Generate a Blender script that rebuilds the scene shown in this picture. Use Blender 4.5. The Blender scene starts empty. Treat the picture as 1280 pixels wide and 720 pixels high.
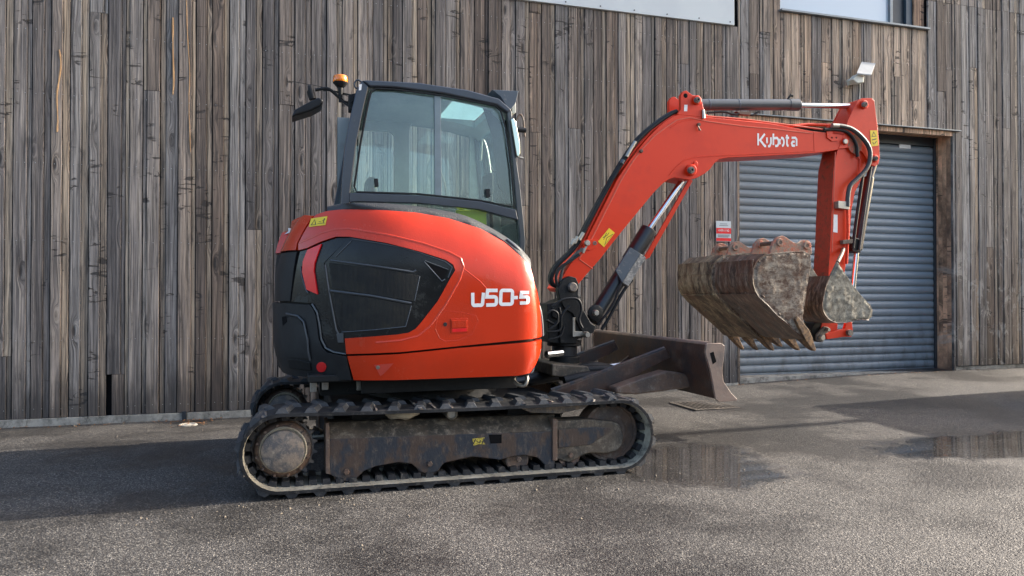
import bpy, bmesh, math, random
from mathutils import Vector, Matrix
from math import sin, cos, tan, atan, atan2, pi, radians, sqrt
R = random.Random(7)
S = bpy.context.scene
COL = S.collection

# ------------------------------------------------------------------ camera
F = 925.0
CAMP = Vector((0.0, 0.0, 1.12)); YAW = radians(16.7); PITCH = atan(10 / F)
cd = bpy.data.cameras.new('camera'); cam = bpy.data.objects.new('camera', cd); COL.objects.link(cam)
cam.location = CAMP; cam.rotation_euler = (pi / 2 + PITCH, 0, -YAW)
cd.sensor_width = 36; cd.lens = F / 1280 * 36; cd.clip_end = 2000; cd.clip_start = 0.05
S.camera = cam

# ------------------------------------------------------------------ sky, sun, exposure
SUN_EL = radians(27); SUN_H = Vector((-1.0, -0.003, 0)).normalized()       # the way the light travels over the ground
w = bpy.data.worlds.new('World'); S.world = w; w.use_nodes = True
nt = w.node_tree; bgn = nt.nodes['Background']; sky = nt.nodes.new('ShaderNodeTexSky')
sky.sky_type = 'NISHITA'; sky.sun_disc = False; sky.sun_elevation = SUN_EL
to_sun = -SUN_H
sky.sun_rotation = atan2(to_sun.x, to_sun.y)
sky.air_density = 1.0; sky.dust_density = 4.0; sky.ozone_density = 1.0
nt.links.new(sky.outputs[0], bgn.inputs[0]); bgn.inputs[1].default_value = 0.15
sd = bpy.data.lights.new('sun', 'SUN'); sun = bpy.data.objects.new('sun', sd); COL.objects.link(sun)
sd.energy = 3.6; sd.angle = radians(0.55); sd.color = (1.0, 0.9, 0.78)
ld = Vector((SUN_H.x * cos(SUN_EL), SUN_H.y * cos(SUN_EL), -sin(SUN_EL)))
sun.rotation_euler = ld.to_track_quat('-Z', 'Y').to_euler(); sun.location = (20, 0, 15)
S.view_settings.view_transform = 'Standard'; S.view_settings.look = 'None'; S.view_settings.exposure = 1.58
S.view_settings.gamma = 1.0
S.cycles.max_bounces = 8; S.cycles.transparent_max_bounces = 16

# ------------------------------------------------------------------ picture point -> place
fwd = Vector((sin(YAW) * cos(PITCH), cos(YAW) * cos(PITCH), sin(PITCH)))
rgt = Vector((cos(YAW), -sin(YAW), 0)); up = rgt.cross(fwd)
def ray(px, py): return fwd + rgt * ((px - 640) / F) + up * ((360 - py) / F)
def P(px, py, Y):
    d = ray(px, py); return CAMP + d * (Y / d.y)
def XZ(pts, Y): return [(P(a, b, Y).x, P(a, b, Y).z) for a, b in pts]
def G(px, py, z=0.0):
    d = ray(px, py); return CAMP + d * ((z - CAMP.z) / d.z)

# ------------------------------------------------------------------ materials
class NT:
    def __init__(s, name):
        s.m = bpy.data.materials.new(name); s.m.use_nodes = True; s.t = s.m.node_tree; s.t.nodes.clear()
        s.out = s.n('ShaderNodeOutputMaterial'); s.b = s.n('ShaderNodeBsdfPrincipled'); s.l(s.b.outputs[0], s.out.inputs[0])
    def n(s, ty, **k):
        x = s.t.nodes.new(ty)
        for a, v in k.items(): setattr(x, a, v)
        return x
    def l(s, a, b): s.t.links.new(a, b)
    def val(s, x, v):
        if isinstance(v, (int, float)): x.default_value = v
        elif isinstance(v, (tuple, list)): x.default_value = tuple(v) if len(v) != 3 or x.type != 'RGBA' else (*v, 1)
        else: s.l(v, x)
    def math(s, op, a, b=0.0, c=None, clamp=False):
        x = s.n('ShaderNodeMath', operation=op, use_clamp=clamp); s.val(x.inputs[0], a); s.val(x.inputs[1], b)
        if c is not None: s.val(x.inputs[2], c)
        return x.outputs[0]
    def mix(s, f, a, b):
        x = s.n('ShaderNodeMix', data_type='RGBA'); s.val(x.inputs[0], f); s.val(x.inputs[6], a); s.val(x.inputs[7], b); return x.outputs[2]
    def mixf(s, f, a, b):
        x = s.n('ShaderNodeMix', data_type='FLOAT'); s.val(x.inputs[0], f); s.val(x.inputs[2], a); s.val(x.inputs[3], b); return x.outputs[0]
    def co(s, kind='Object'):
        return s.n('ShaderNodeTexCoord').outputs[kind] if kind != 'World' else s.n('ShaderNodeNewGeometry').outputs['Position']
    def map(s, v, sc=(1, 1, 1), loc=(0, 0, 0), rot=(0, 0, 0)):
        x = s.n('ShaderNodeMapping'); s.l(v, x.inputs[0]); s.val(x.inputs[1], loc); s.val(x.inputs[2], rot); s.val(x.inputs[3], sc); return x.outputs[0]
    def noise(s, v, scale=1.0, detail=4.0, rough=0.55, dist=0.0):
        x = s.n('ShaderNodeTexNoise'); s.l(v, x.inputs['Vector']); s.val(x.inputs['Scale'], scale); s.val(x.inputs['Detail'], detail)
        s.val(x.inputs['Roughness'], rough); s.val(x.inputs['Distortion'], dist); return x.outputs['Fac']
    def ramp(s, f, lo, hi, a=0.0, b=1.0):
        x = s.n('ShaderNodeMapRange'); x.interpolation_type = 'SMOOTHSTEP'; s.val(x.inputs[0], f); s.val(x.inputs[1], lo); s.val(x.inputs[2], hi); s.val(x.inputs[3], a); s.val(x.inputs[4], b)
        return x.outputs[0]
    def cramp(s, f, stops):
        x = s.n('ShaderNodeValToRGB'); e = x.color_ramp.elements
        while len(e) < len(stops): e.new(0.5)
        for q, (p, c) in zip(e, stops): q.position = p; q.color = (*c, 1)
        s.l(f, x.inputs[0]); return x.outputs[0]
    def add(s, a, b):
        x = s.n('ShaderNodeVectorMath', operation='ADD'); s.val(x.inputs[0], a); s.val(x.inputs[1], b); return x.outputs[0]
    def xyz(s, v):
        x = s.n('ShaderNodeSeparateXYZ'); s.l(v, x.inputs[0]); return x.outputs
    def comb(s, a, b, c):
        x = s.n('ShaderNodeCombineXYZ'); s.val(x.inputs[0], a); s.val(x.inputs[1], b); s.val(x.inputs[2], c); return x.outputs[0]
    def bump(s, h, strength=0.3, dist=0.01, prev=None):
        x = s.n('ShaderNodeBump'); s.val(x.inputs['Strength'], strength); s.val(x.inputs['Distance'], dist); s.l(h, x.inputs['Height'])
        if prev is not None: s.l(prev, x.inputs['Normal'])
        return x.outputs[0]
    def set(s, **k):
        names = dict(color='Base Color', rough='Roughness', metal='Metallic', normal='Normal', coat='Coat Weight', coatr='Coat Roughness', trans='Transmission Weight', ior='IOR', spec='Specular IOR Level', alpha='Alpha')
        for a, v in k.items(): s.val(s.b.inputs[names[a]], v)
        return s.m

def mulc(s, a, b, f=None):
    x = s.n('ShaderNodeMix', data_type='RGBA', blend_type='MULTIPLY'); x.inputs[0].default_value = 1.0
    s.val(x.inputs[6], a)
    if b is not None: s.val(x.inputs[7], b)
    else: s.l(s.comb(f, f, f), x.inputs[7])
    return x.outputs[2]
NT.mulc = mulc
def surf(name, col, rough=0.45, metal=0.0, col2=None, mixs=(0.42, 0.62), sc=6.0, dirt=None, dirtamt=0.5, dirtsc=9.0, coat=0.0, bump=0.15, bumpsc=60.0, fine=0.06, rain=0.0, rough2=None, stretch=None, spec=0.5):
    """painted, cast or worn surface: two tones in patches, dirt of its own colour, fine relief, water drops"""
    t = NT(name); v = t.co('World')
    if stretch: v = t.map(v, stretch)
    n1 = t.noise(v, sc, 9, 0.66); n2 = t.noise(v, dirtsc, 12, 0.78, 0.3); n3 = t.noise(v, bumpsc, 4, 0.6)
    n2 = t.math('ADD', t.math('MULTIPLY', n2, 0.78), t.math('MULTIPLY', t.noise(t.map(v, (1, 1, 0.35)), dirtsc * 6, 6, 0.7), 0.22))
    c = t.mix(t.ramp(n1, *mixs), col, col2 if col2 else tuple(x * (1 - fine * 2) for x in col))
    r = t.mixf(n1, rough * 0.85, (rough2 if rough2 else rough) * 1.2)
    if dirt:
        th = 0.72 - 0.3 * dirtamt
        k = t.ramp(n2, th - 0.10, th + 0.08); c = t.mix(k, c, t.mulc(dirt, None, t.mixf(n3, 0.6, 1.4))); r = t.mixf(k, r, 0.85)
    nm = t.bump(n3, bump, 0.004)
    if rain:
        vo = t.n('ShaderNodeTexVoronoi'); t.l(v, vo.inputs['Vector']); vo.inputs['Scale'].default_value = 95
        d = t.ramp(vo.outputs['Distance'], 0.15, 0.5, 1.0, 0.0)
        vo2 = t.n('ShaderNodeTexVoronoi'); t.l(v, vo2.inputs['Vector']); vo2.inputs['Scale'].default_value = 230
        d2 = t.ramp(vo2.outputs['Distance'], 0.1, 0.5, 0.6, 0.0)
        nm = t.bump(t.math('MULTIPLY', t.math('MAXIMUM', d, d2), t.ramp(n1, 0.35, 0.6)), rain, 0.003, nm)
    return t.set(color=c, rough=r, metal=metal, normal=nm, coat=coat, coatr=0.08, spec=spec)

M = {}
M['red'] = surf('red_paint', (0.58, 0.033, 0.004), 0.24, coat=0.35, spec=0.35, dirt=(0.42, 0.06, 0.02), dirtamt=0.2, dirtsc=4, col2=(0.52, 0.032, 0.005), rain=0.12, bump=0.03, sc=3)
M['boom_red'] = surf('boom_red_paint', (0.68, 0.036, 0.005), 0.42, coat=0.12, spec=0.3, col2=(0.62, 0.031, 0.005), dirt=(0.50, 0.07, 0.035), dirtamt=0.18, dirtsc=5, bump=0.04, sc=4)
M['old_red'] = surf('worn_red_paint', (0.55, 0.05, 0.02), 0.6, dirt=(0.20, 0.13, 0.08), dirtamt=0.75, dirtsc=18, bump=0.4)
M['rim_red'] = surf('dusty_red_edge', (0.62, 0.10, 0.055), 0.5, bump=0.1)
M['arm_face'] = surf('darker_dirty_red_paint', (0.42, 0.04, 0.016), 0.55, dirt=(0.13, 0.06, 0.035), dirtamt=0.5, dirtsc=24, bump=0.4)
M['gloss_black'] = surf('gloss_black_plastic', (0.010, 0.011, 0.012), 0.18, coat=0.15, dirt=(0.05, 0.055, 0.05), dirtamt=0.35, dirtsc=3.5, rain=0.25, bump=0.03, spec=0.25)
M['matt_black'] = surf('matt_black_plastic', (0.015, 0.016, 0.018), 0.5, col2=(0.022, 0.024, 0.026), bump=0.15, bumpsc=240, rain=0.15, spec=0.25)
M['cap_black'] = surf('wet_black_rubber_top', (0.035, 0.037, 0.04), 0.5, bump=0.6, bumpsc=180, rain=0.6)
M['cab_blue'] = surf('blue_black_cab_paint', (0.028, 0.036, 0.052), 0.3, coat=0.4, bump=0.03, dirt=(0.07, 0.08, 0.09), dirtamt=0.25, dirtsc=12)
M['cast'] = surf('black_castings', (0.012, 0.013, 0.014), 0.5, dirt=(0.07, 0.065, 0.058), dirtamt=0.35, dirtsc=20, bump=0.25, spec=0.25)
M['cyl'] = surf('dark_grey_cylinder_paint', (0.05, 0.058, 0.066), 0.34, coat=0.3, dirt=(0.12, 0.12, 0.11), dirtamt=0.22, dirtsc=16, bump=0.05)
M['cyl_black'] = surf('black_cylinder_paint', (0.016, 0.018, 0.022), 0.32, coat=0.3, dirt=(0.1, 0.1, 0.09), dirtamt=0.2, dirtsc=18, bump=0.05)
M['guard'] = surf('blue_grey_guard_steel', (0.07, 0.09, 0.115), 0.42, dirt=(0.42, 0.38, 0.33), dirtamt=0.28, dirtsc=26, bump=0.1)
M['guard_side'] = surf('mud_spattered_guard_steel', (0.17, 0.17, 0.16), 0.6, dirt=(0.42, 0.39, 0.34), dirtamt=0.62, dirtsc=30, bump=0.3)
M['chrome'] = surf('chrome_rod', (0.72, 0.73, 0.75), 0.13, metal=1.0, bump=0.0)
M['zinc'] = surf('zinc_fittings', (0.42, 0.40, 0.36), 0.38, metal=0.8, dirt=(0.2, 0.17, 0.13), dirtamt=0.4, dirtsc=60)
M['hose'] = surf('rubber_hose', (0.016, 0.017, 0.019), 0.42, bump=0.2, bumpsc=200, dirt=(0.08, 0.08, 0.075), dirtamt=0.2, dirtsc=25, spec=0.25)
M['hose_grey'] = surf('dusty_hose', (0.045, 0.048, 0.05), 0.45, bump=0.5, bumpsc=260, dirt=(0.16, 0.16, 0.15), dirtamt=0.3, dirtsc=30)
M['rubber'] = surf('track_rubber', (0.014, 0.015, 0.017), 0.5, col2=(0.028, 0.029, 0.031), dirt=(0.17, 0.155, 0.13), dirtamt=0.33, dirtsc=15, bump=0.5, bumpsc=90, spec=0.25)
M['lug'] = surf('worn_lug_rubber', (0.034, 0.038, 0.044), 0.42, col2=(0.062, 0.066, 0.072), dirt=(0.2, 0.18, 0.15), dirtamt=0.3, dirtsc=22, bump=0.4, bumpsc=90, spec=0.25)
M['belt_mud'] = surf('rubber_caked_in_pale_mud', (0.30, 0.275, 0.215), 0.85, col2=(0.40, 0.375, 0.30), dirt=(0.035, 0.035, 0.034), dirtamt=0.5, dirtsc=11, bump=0.8, bumpsc=50)
M['pale_mud'] = surf('pale_dried_mud', (0.42, 0.38, 0.29), 0.9, col2=(0.30, 0.27, 0.21), bump=1.0, bumpsc=45, sc=20)
M['frame'] = surf('worn_track_frame', (0.022, 0.028, 0.038), 0.42, col2=(0.06, 0.040, 0.030), mixs=(0.44, 0.58), sc=9, dirt=(0.13, 0.10, 0.075), dirtamt=0.42, dirtsc=14, bump=0.6, bumpsc=70, stretch=(1, 1, 0.55))
M['frame_top'] = surf('muddy_track_frame_top', (0.04, 0.036, 0.03), 0.55, col2=(0.085, 0.065, 0.046), dirt=(0.22, 0.185, 0.14), dirtamt=0.5, dirtsc=16, bump=0.8, bumpsc=50)
M['rusty'] = surf('rusty_brown_steel', (0.13, 0.08, 0.055), 0.6, col2=(0.075, 0.055, 0.045), dirt=(0.22, 0.19, 0.155), dirtamt=0.42, dirtsc=22, bump=0.5)
M['hub'] = surf('rusted_hub_steel', (0.21, 0.17, 0.135), 0.62, col2=(0.10, 0.095, 0.095), mixs=(0.40, 0.58), sc=22, dirt=(0.36, 0.30, 0.23), dirtamt=0.42, dirtsc=30, bump=0.7, bumpsc=90)
M['blade'] = surf('brown_worn_blade_steel', (0.062, 0.032, 0.022), 0.42, col2=(0.032, 0.026, 0.026), dirt=(0.13, 0.085, 0.06), dirtamt=0.4, dirtsc=8, bump=0.35, coat=0.15)
M['blade_edge'] = surf('scratched_blade_edge', (0.26, 0.185, 0.145), 0.42, col2=(0.17, 0.13, 0.11), dirt=(0.30, 0.24, 0.19), dirtamt=0.4, dirtsc=30, bump=0.4)
M['shell'] = surf('dark_brown_bucket_shell', (0.10, 0.045, 0.025), 0.34, col2=(0.038, 0.022, 0.016), mixs=(0.44, 0.56), dirt=(0.33, 0.25, 0.19), dirtamt=0.52, dirtsc=13, bump=0.6, coat=0.2, stretch=(0.55, 2.2, 0.55))
M['shell_tan'] = surf('earth_covered_bucket_shell', (0.14, 0.082, 0.048), 0.5, col2=(0.05, 0.032, 0.022), mixs=(0.44, 0.56), dirt=(0.36, 0.28, 0.18), dirtamt=0.64, dirtsc=10, bump=0.8, stretch=(0.7, 1.6, 0.7))
M['side_mud'] = surf('grey_mud_on_bucket_side', (0.33, 0.275, 0.21), 0.8, col2=(0.20, 0.165, 0.13), mixs=(0.44, 0.54), sc=11, dirt=(0.085, 0.045, 0.028), dirtamt=0.68, dirtsc=12, bump=0.9, bumpsc=40, stretch=(0.8, 1, 1.4))
M['crust'] = surf('crusted_mud', (0.36, 0.33, 0.26), 0.9, col2=(0.20, 0.18, 0.14), mixs=(0.40, 0.58), sc=22, dirt=(0.10, 0.085, 0.065), dirtamt=0.5, dirtsc=28, bump=1.0, bumpsc=32)
M['tooth'] = surf('rust_yellow_tooth', (0.26, 0.15, 0.07), 0.6, col2=(0.10, 0.06, 0.04), mixs=(0.45, 0.55), sc=26, dirt=(0.07, 0.045, 0.03), dirtamt=0.55, dirtsc=30, bump=0.5)
M['ear'] = surf('scraped_orange_lug', (0.56, 0.10, 0.04), 0.6, col2=(0.34, 0.13, 0.075), sc=20, dirt=(0.28, 0.21, 0.155), dirtamt=0.80, dirtsc=26, bump=0.6)
M['yellow'] = surf('yellow_sticker', (0.85, 0.60, 0.02), 0.4, bump=0.0)
M['worn_yellow'] = surf('worn_yellow_sticker', (0.62, 0.50, 0.06), 0.5, dirt=(0.05, 0.045, 0.035), dirtamt=0.62, dirtsc=60, bump=0.1)
M['hivis'] = surf('hi_vis_yellow', (0.80, 0.95, 0.04), 0.7, bump=0.3)
M['bar_grey'] = surf('pale_blue_grey_bar', (0.16, 0.21, 0.235), 0.35, coat=0.4)
M['white'] = surf('white_print', (0.85, 0.85, 0.84), 0.4, bump=0.0)
M['ink'] = surf('black_print', (0.02, 0.02, 0.02), 0.5, bump=0.0)
M['lens_red'] = surf('red_lamp_lens', (0.85, 0.010, 0.014), 0.3, coat=0.15, bump=0.0, sc=14)
M['reflector'] = surf('red_reflector', (0.72, 0.02, 0.02), 0.3, coat=0.5, bump=0.0)
M['pink'] = surf('pale_red_sticker', (0.62, 0.07, 0.045), 0.4, bump=0.0)
M['seat'] = surf('grey_seat_cloth', (0.10, 0.105, 0.11), 0.8, bump=0.5, bumpsc=300)
M['trim'] = surf('grey_cab_trim', (0.26, 0.29, 0.29), 0.65, bump=0.2, bumpsc=200)
M['mesh'] = surf('dusty_grille_mesh', (0.035, 0.036, 0.034), 0.6, col2=(0.055, 0.052, 0.043), dirt=(0.07, 0.062, 0.045), dirtamt=0.5, dirtsc=12, bump=0.2, spec=0.25)
M['alu'] = surf('grey_aluminium_sill', (0.24, 0.265, 0.28), 0.4, metal=0.3, bump=0.05)
M['panel'] = surf('pale_grey_panel', (0.62, 0.66, 0.66), 0.45, col2=(0.58, 0.62, 0.63), sc=1.5, bump=0.03)
M['lampwhite'] = surf('off_white_housing', (0.66, 0.66, 0.58), 0.4, bump=0.05)
M['solar'] = surf('solar_glass', (0.46, 0.48, 0.49), 0.3, coat=0.5, bump=0.0)
M['door_dark'] = surf('dark_frame_paint', (0.03, 0.037, 0.045), 0.4)
M['blue_frame'] = surf('blue_grey_window_frame', (0.05, 0.075, 0.10), 0.4)
M['kerb'] = surf('weathered_concrete', (0.42, 0.40, 0.35), 0.85, col2=(0.27, 0.26, 0.23), dirt=(0.07, 0.07, 0.06), dirtamt=0.5, dirtsc=7, bump=0.8)
M['iron'] = surf('cast_iron_grate', (0.06, 0.052, 0.045), 0.6, dirt=(0.15, 0.12, 0.09), dirtamt=0.5, bump=0.5)
M['void'] = surf('painted_cavity_shade', (0.006, 0.006, 0.007), 0.8)  # near-black colour paints the shade in board gaps and openings
M['void'].node_tree.nodes['Principled BSDF'].inputs['Specular IOR Level'].default_value = 0.1
M['leaf'] = surf('fallen_leaf', (0.34, 0.15, 0.045), 0.7, col2=(0.20, 0.09, 0.035), sc=30)
M['rusty_grit'] = surf('mud_crumbs', (0.16, 0.135, 0.105), 0.9, sc=20)
M['nail'] = surf('steel_nail_head', (0.55, 0.55, 0.53), 0.35, metal=0.7)
M['fresh'] = surf('torn_bare_timber', (0.52, 0.32, 0.16), 0.7, col2=(0.40, 0.23, 0.11), sc=20, bump=0.5, stretch=(3, 1, 0.4))
M['shed'] = surf('green_grey_sheet_cladding', (0.07, 0.085, 0.075), 0.5, col2=(0.05, 0.065, 0.055), sc=1)
M['shedroof'] = surf('fibre_cement_roof', (0.10, 0.10, 0.095), 0.8, sc=1)
M['amber'] = (lambda t: t.set(color=(0.95, 0.28, 0.01), rough=0.15, coat=0.8, trans=0.25))(NT('amber_lens'))
M['container'] = surf('shadow_box_blue_paint', (0.05, 0.09, 0.14), 0.5, dirt=(0.16, 0.08, 0.04), dirtamt=0.35)

def glass(name, tint, film=0.08, rgh=0.03, dark=1.0, ior=1.5):
    t = NT(name); v = t.co('World')
    fr = t.n('ShaderNodeFresnel'); fr.inputs[0].default_value = ior
    tr = t.n('ShaderNodeBsdfTransparent'); tr.inputs[0].default_value = (*tint, 1)
    gl = t.n('ShaderNodeBsdfGlossy'); gl.inputs['Roughness'].default_value = rgh; gl.inputs['Color'].default_value = (0.92, 0.97, 1.0, 1)
    df = t.n('ShaderNodeBsdfDiffuse'); df.inputs[0].default_value = (0.42, 0.47, 0.47, 1)
    vo = t.n('ShaderNodeTexVoronoi'); t.l(v, vo.inputs['Vector']); vo.inputs['Scale'].default_value = 70
    drops = t.ramp(vo.outputs['Distance'], 0.1, 0.28, 1.0, 0.0)
    n = t.noise(v, 4, 6, 0.6)
    m1 = t.n('ShaderNodeMixShader'); t.l(t.math('ADD', t.math('MULTIPLY', t.ramp(n, 0.3, 0.75), film), t.math('MULTIPLY', drops, film * 0.8)), m1.inputs[0]); t.l(tr.outputs[0], m1.inputs[1]); t.l(df.outputs[0], m1.inputs[2])
    m2 = t.n('ShaderNodeMixShader'); t.l(fr.outputs[0], m2.inputs[0]); t.l(m1.outputs[0], m2.inputs[1]); t.l(gl.outputs[0], m2.inputs[2])
    t.l(m2.outputs[0], t.out.inputs[0]); t.t.nodes.remove(t.b); return t.m
M['glass'] = glass('cab_glass', (0.90, 0.985, 0.975), 0.10, 0.02, ior=1.65)
M['glass_dark'] = glass('dark_lower_glass', (0.85, 0.92, 0.90), 0.05)
def milky():
    t = NT('milky_roof_glazing'); tl = t.n('ShaderNodeBsdfTranslucent'); tl.inputs[0].default_value = (0.46, 0.60, 0.62, 1)
    m = t.n('ShaderNodeMixShader'); m.inputs[0].default_value = 0.8; t.set(color=(0.6, 0.8, 0.82), rough=0.2); t.l(t.b.outputs[0], m.inputs[1]); t.l(tl.outputs[0], m.inputs[2]); t.l(m.outputs[0], t.out.inputs[0]); return t.m
M['milky'] = milky()
M['mirror'] = (lambda t: t.set(color=(0.55, 0.62, 0.55), rough=0.08, metal=1.0))(NT('mirror_face'))
def win_mat():
    t = NT('window_glass_with_painted_sky'); return t.set(color=(0.55, 0.62, 0.67), rough=0.06, coat=1.0, spec=0.8)  # pale sky reflection put into the pane's base colour
M['winpane'] = win_mat()

def wood(name, stops, warm=0.0, wet=0.0):
    t = NT(name); oi = t.n('ShaderNodeObjectInfo'); rnd = oi.outputs['Random']
    v0 = t.add(t.co('Object'), t.comb(t.math('MULTIPLY', rnd, 47.0), t.math('MULTIPLY', rnd, 13.0), t.math('MULTIPLY', rnd, 91.0)))
    # knots: few cells, stretched along the board, the grain bends round them
    vo = t.n('ShaderNodeTexVoronoi'); t.l(t.map(v0, (8.5, 1.0, 2.2)), vo.inputs['Vector']); vo.inputs['Scale'].default_value = 1.0
    kd = vo.outputs['Distance']; sel = t.ramp(t.xyz(vo.outputs['Color'])[0], 0.50, 0.56)
    kn = t.math('MULTIPLY', t.ramp(kd, 0.07, 0.17, 1.0, 0.0), sel)
    halo = t.math('MULTIPLY', t.ramp(kd, 0.05, 0.42, 1.0, 0.0), sel)
    sway = t.noise(t.map(v0, (3, 1, 0.9)), 1.0, 3, 0.5)
    vx = t.add(v0, t.comb(t.math('ADD', t.math('MULTIPLY', sway, 0.05), t.math('MULTIPLY', halo, 0.05)), 0.0, 0.0))
    fine = t.noise(t.map(vx, (85, 1, 1.3)), 1.0, 6, 0.72)
    mid = t.noise(t.map(vx, (32, 1, 0.55)), 1.0, 5, 0.66)
    big = t.noise(t.map(v0, (9, 1, 1.1)), 1.0, 5, 0.62, 0.5)
    tone = t.math('ADD', t.math('MULTIPLY', rnd, 0.26), t.math('ADD', t.math('MULTIPLY', mid, 0.85), t.math('MULTIPLY', big, 0.50)))
    c = t.cramp(t.math('SUBTRACT', tone, 0.30), stops)
    # hue per board: grey-blue to brown
    r2 = t.math('FRACT', t.math('MULTIPLY', rnd, 7.31))
    c = t.mix(t.ramp(r2, 0.40, 1.0, 0.0, 0.6), c, t.mix(1.0, c, (1, 1, 1)) if False else t.mulc(c, (1.13, 0.985, 0.84)))
    # dark resin cracks that cross the grain
    ck = t.noise(t.map(v0, (4.5, 1, 15), rot=(0, 0.5, 0)), 1.0, 4, 0.6, 1.4)
    sel2 = t.ramp(t.noise(t.map(v0, (2.5, 1, 2.0)), 1.0, 2, 0.5), 0.57, 0.62)
    crack = t.math('MULTIPLY', t.ramp(ck, 0.575, 0.615), sel2)
    mould = t.ramp(t.noise(t.map(v0, (14, 1, 2.0), loc=(5, 0, 9)), 1.0, 7, 0.7, 0.4), 0.53, 0.68)
    c = t.mulc(c, None, t.ramp(fine, 0.32, 0.68, 0.30, 1.72))
    c = t.mix(t.math('MULTIPLY', mould, 0.72), c, (0.035, 0.033, 0.034))
    c = t.mix(t.math('MULTIPLY', halo, 0.35), c, (0.07, 0.055, 0.045))
    c = t.mix(t.math('MULTIPLY', kn, 0.85), c, (0.025, 0.02, 0.018))
    c = t.mix(t.math('MULTIPLY', crack, 0.8), c, (0.022, 0.02, 0.02))
    # damp stain climbing from the ground, ragged
    pz = t.xyz(t.co('World'))[2]
    dz = t.math('SUBTRACT', pz, t.math('MULTIPLY', t.noise(t.map(t.co('World'), (9, 1, 1.6)), 1.0, 5, 0.65), 1.0))
    c = t.mix(t.ramp(dz, -0.42, 0.0, 0.72, 0.0), c, (0.03, 0.029, 0.03))
    c = t.mix(t.ramp(fine, 0.66, 0.80, 0.0, 0.5), c, (0.42, 0.405, 0.385))
    c = t.mulc(c, (1.16, 1.07, 0.985))
    px_, _, pz2 = t.xyz(t.co('World'))
    scf = t.math('MULTIPLY', t.math('MULTIPLY', t.ramp(t.noise(t.map(t.co('World'), (6, 1, 2.6)), 1.0, 6, 0.7, 0.6), 0.53, 0.60), t.ramp(px_, 8.25, 8.32)), t.ramp(pz2, 1.2, 2.3, 0.6, 0.0))
    c = t.mix(scf, c, (0.46, 0.43, 0.38))
    h = t.math('ADD', fine, t.math('SUBTRACT', t.math('MULTIPLY', mid, 0.8), t.math('ADD', t.math('MULTIPLY', crack, 1.5), kn)))
    return t.set(color=c, rough=t.mixf(fine, 0.62, 0.85), normal=t.bump(h, 0.75, 0.006))
M['wood'] = wood('weathered_larch', [(0.22, (0.048, 0.046, 0.050)), (0.42, (0.125, 0.120, 0.120)), (0.60, (0.22, 0.205, 0.195)), (0.82, (0.40, 0.36, 0.31))])
M['wood_dark'] = wood('dark_weathered_larch', [(0.22, (0.040, 0.035, 0.034)), (0.43, (0.095, 0.082, 0.076)), (0.62, (0.17, 0.147, 0.13)), (0.85, (0.34, 0.285, 0.235))])
M['wood_pale'] = wood('pale_sheltered_larch', [(0.18, (0.07, 0.06, 0.052)), (0.40, (0.22, 0.185, 0.155)), (0.62, (0.40, 0.33, 0.265)), (0.85, (0.56, 0.44, 0.33))])
M['wood_grey'] = wood('silver_grey_larch', [(0.20, (0.06, 0.062, 0.067)), (0.42, (0.15, 0.15, 0.155)), (0.62, (0.25, 0.25, 0.25)), (0.85, (0.42, 0.41, 0.39))])
M['wood_lip'] = wood('paler_board_edge', [(0.18, (0.07, 0.062, 0.053)), (0.40, (0.17, 0.15, 0.128)), (0.62, (0.30, 0.26, 0.21)), (0.85, (0.46, 0.38, 0.29))])
M['wood_jamb'] = wood('unweathered_brown_timber', [(0.2, (0.16, 0.10, 0.07)), (0.45, (0.38, 0.25, 0.17)), (0.75, (0.56, 0.38, 0.26))])

def shutter_mat():
    t = NT('blue_grey_shutter_paint'); v = t.co('World')
    n = t.noise(t.map(v, (1.2, 1, 9)), 1.0, 4, 0.55); n2 = t.noise(v, 30, 4, 0.6)
    c = t.mix(n, (0.19, 0.228, 0.255), (0.245, 0.28, 0.305)); zz = t.xyz(v)[2]; c = t.mix(t.math('MULTIPLY', t.ramp(t.noise(t.map(v, (7, 1, 3)), 1.0, 7, 0.7), 0.42, 0.66), t.ramp(zz, 0.2, 1.3, 0.65, 0.05)), c, (0.10, 0.10, 0.095))
    c = t.mix(t.ramp(t.noise(t.map(v, (40, 1, 1.2)), 1.0, 5, 0.7), 0.58, 0.75, 0, 0.3), c, (0.22, 0.24, 0.24))
    return t.set(color=c, rough=t.mixf(n2, 0.32, 0.5), normal=t.bump(n2, 0.05, 0.003))
M['shutter'] = shutter_mat()

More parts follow.
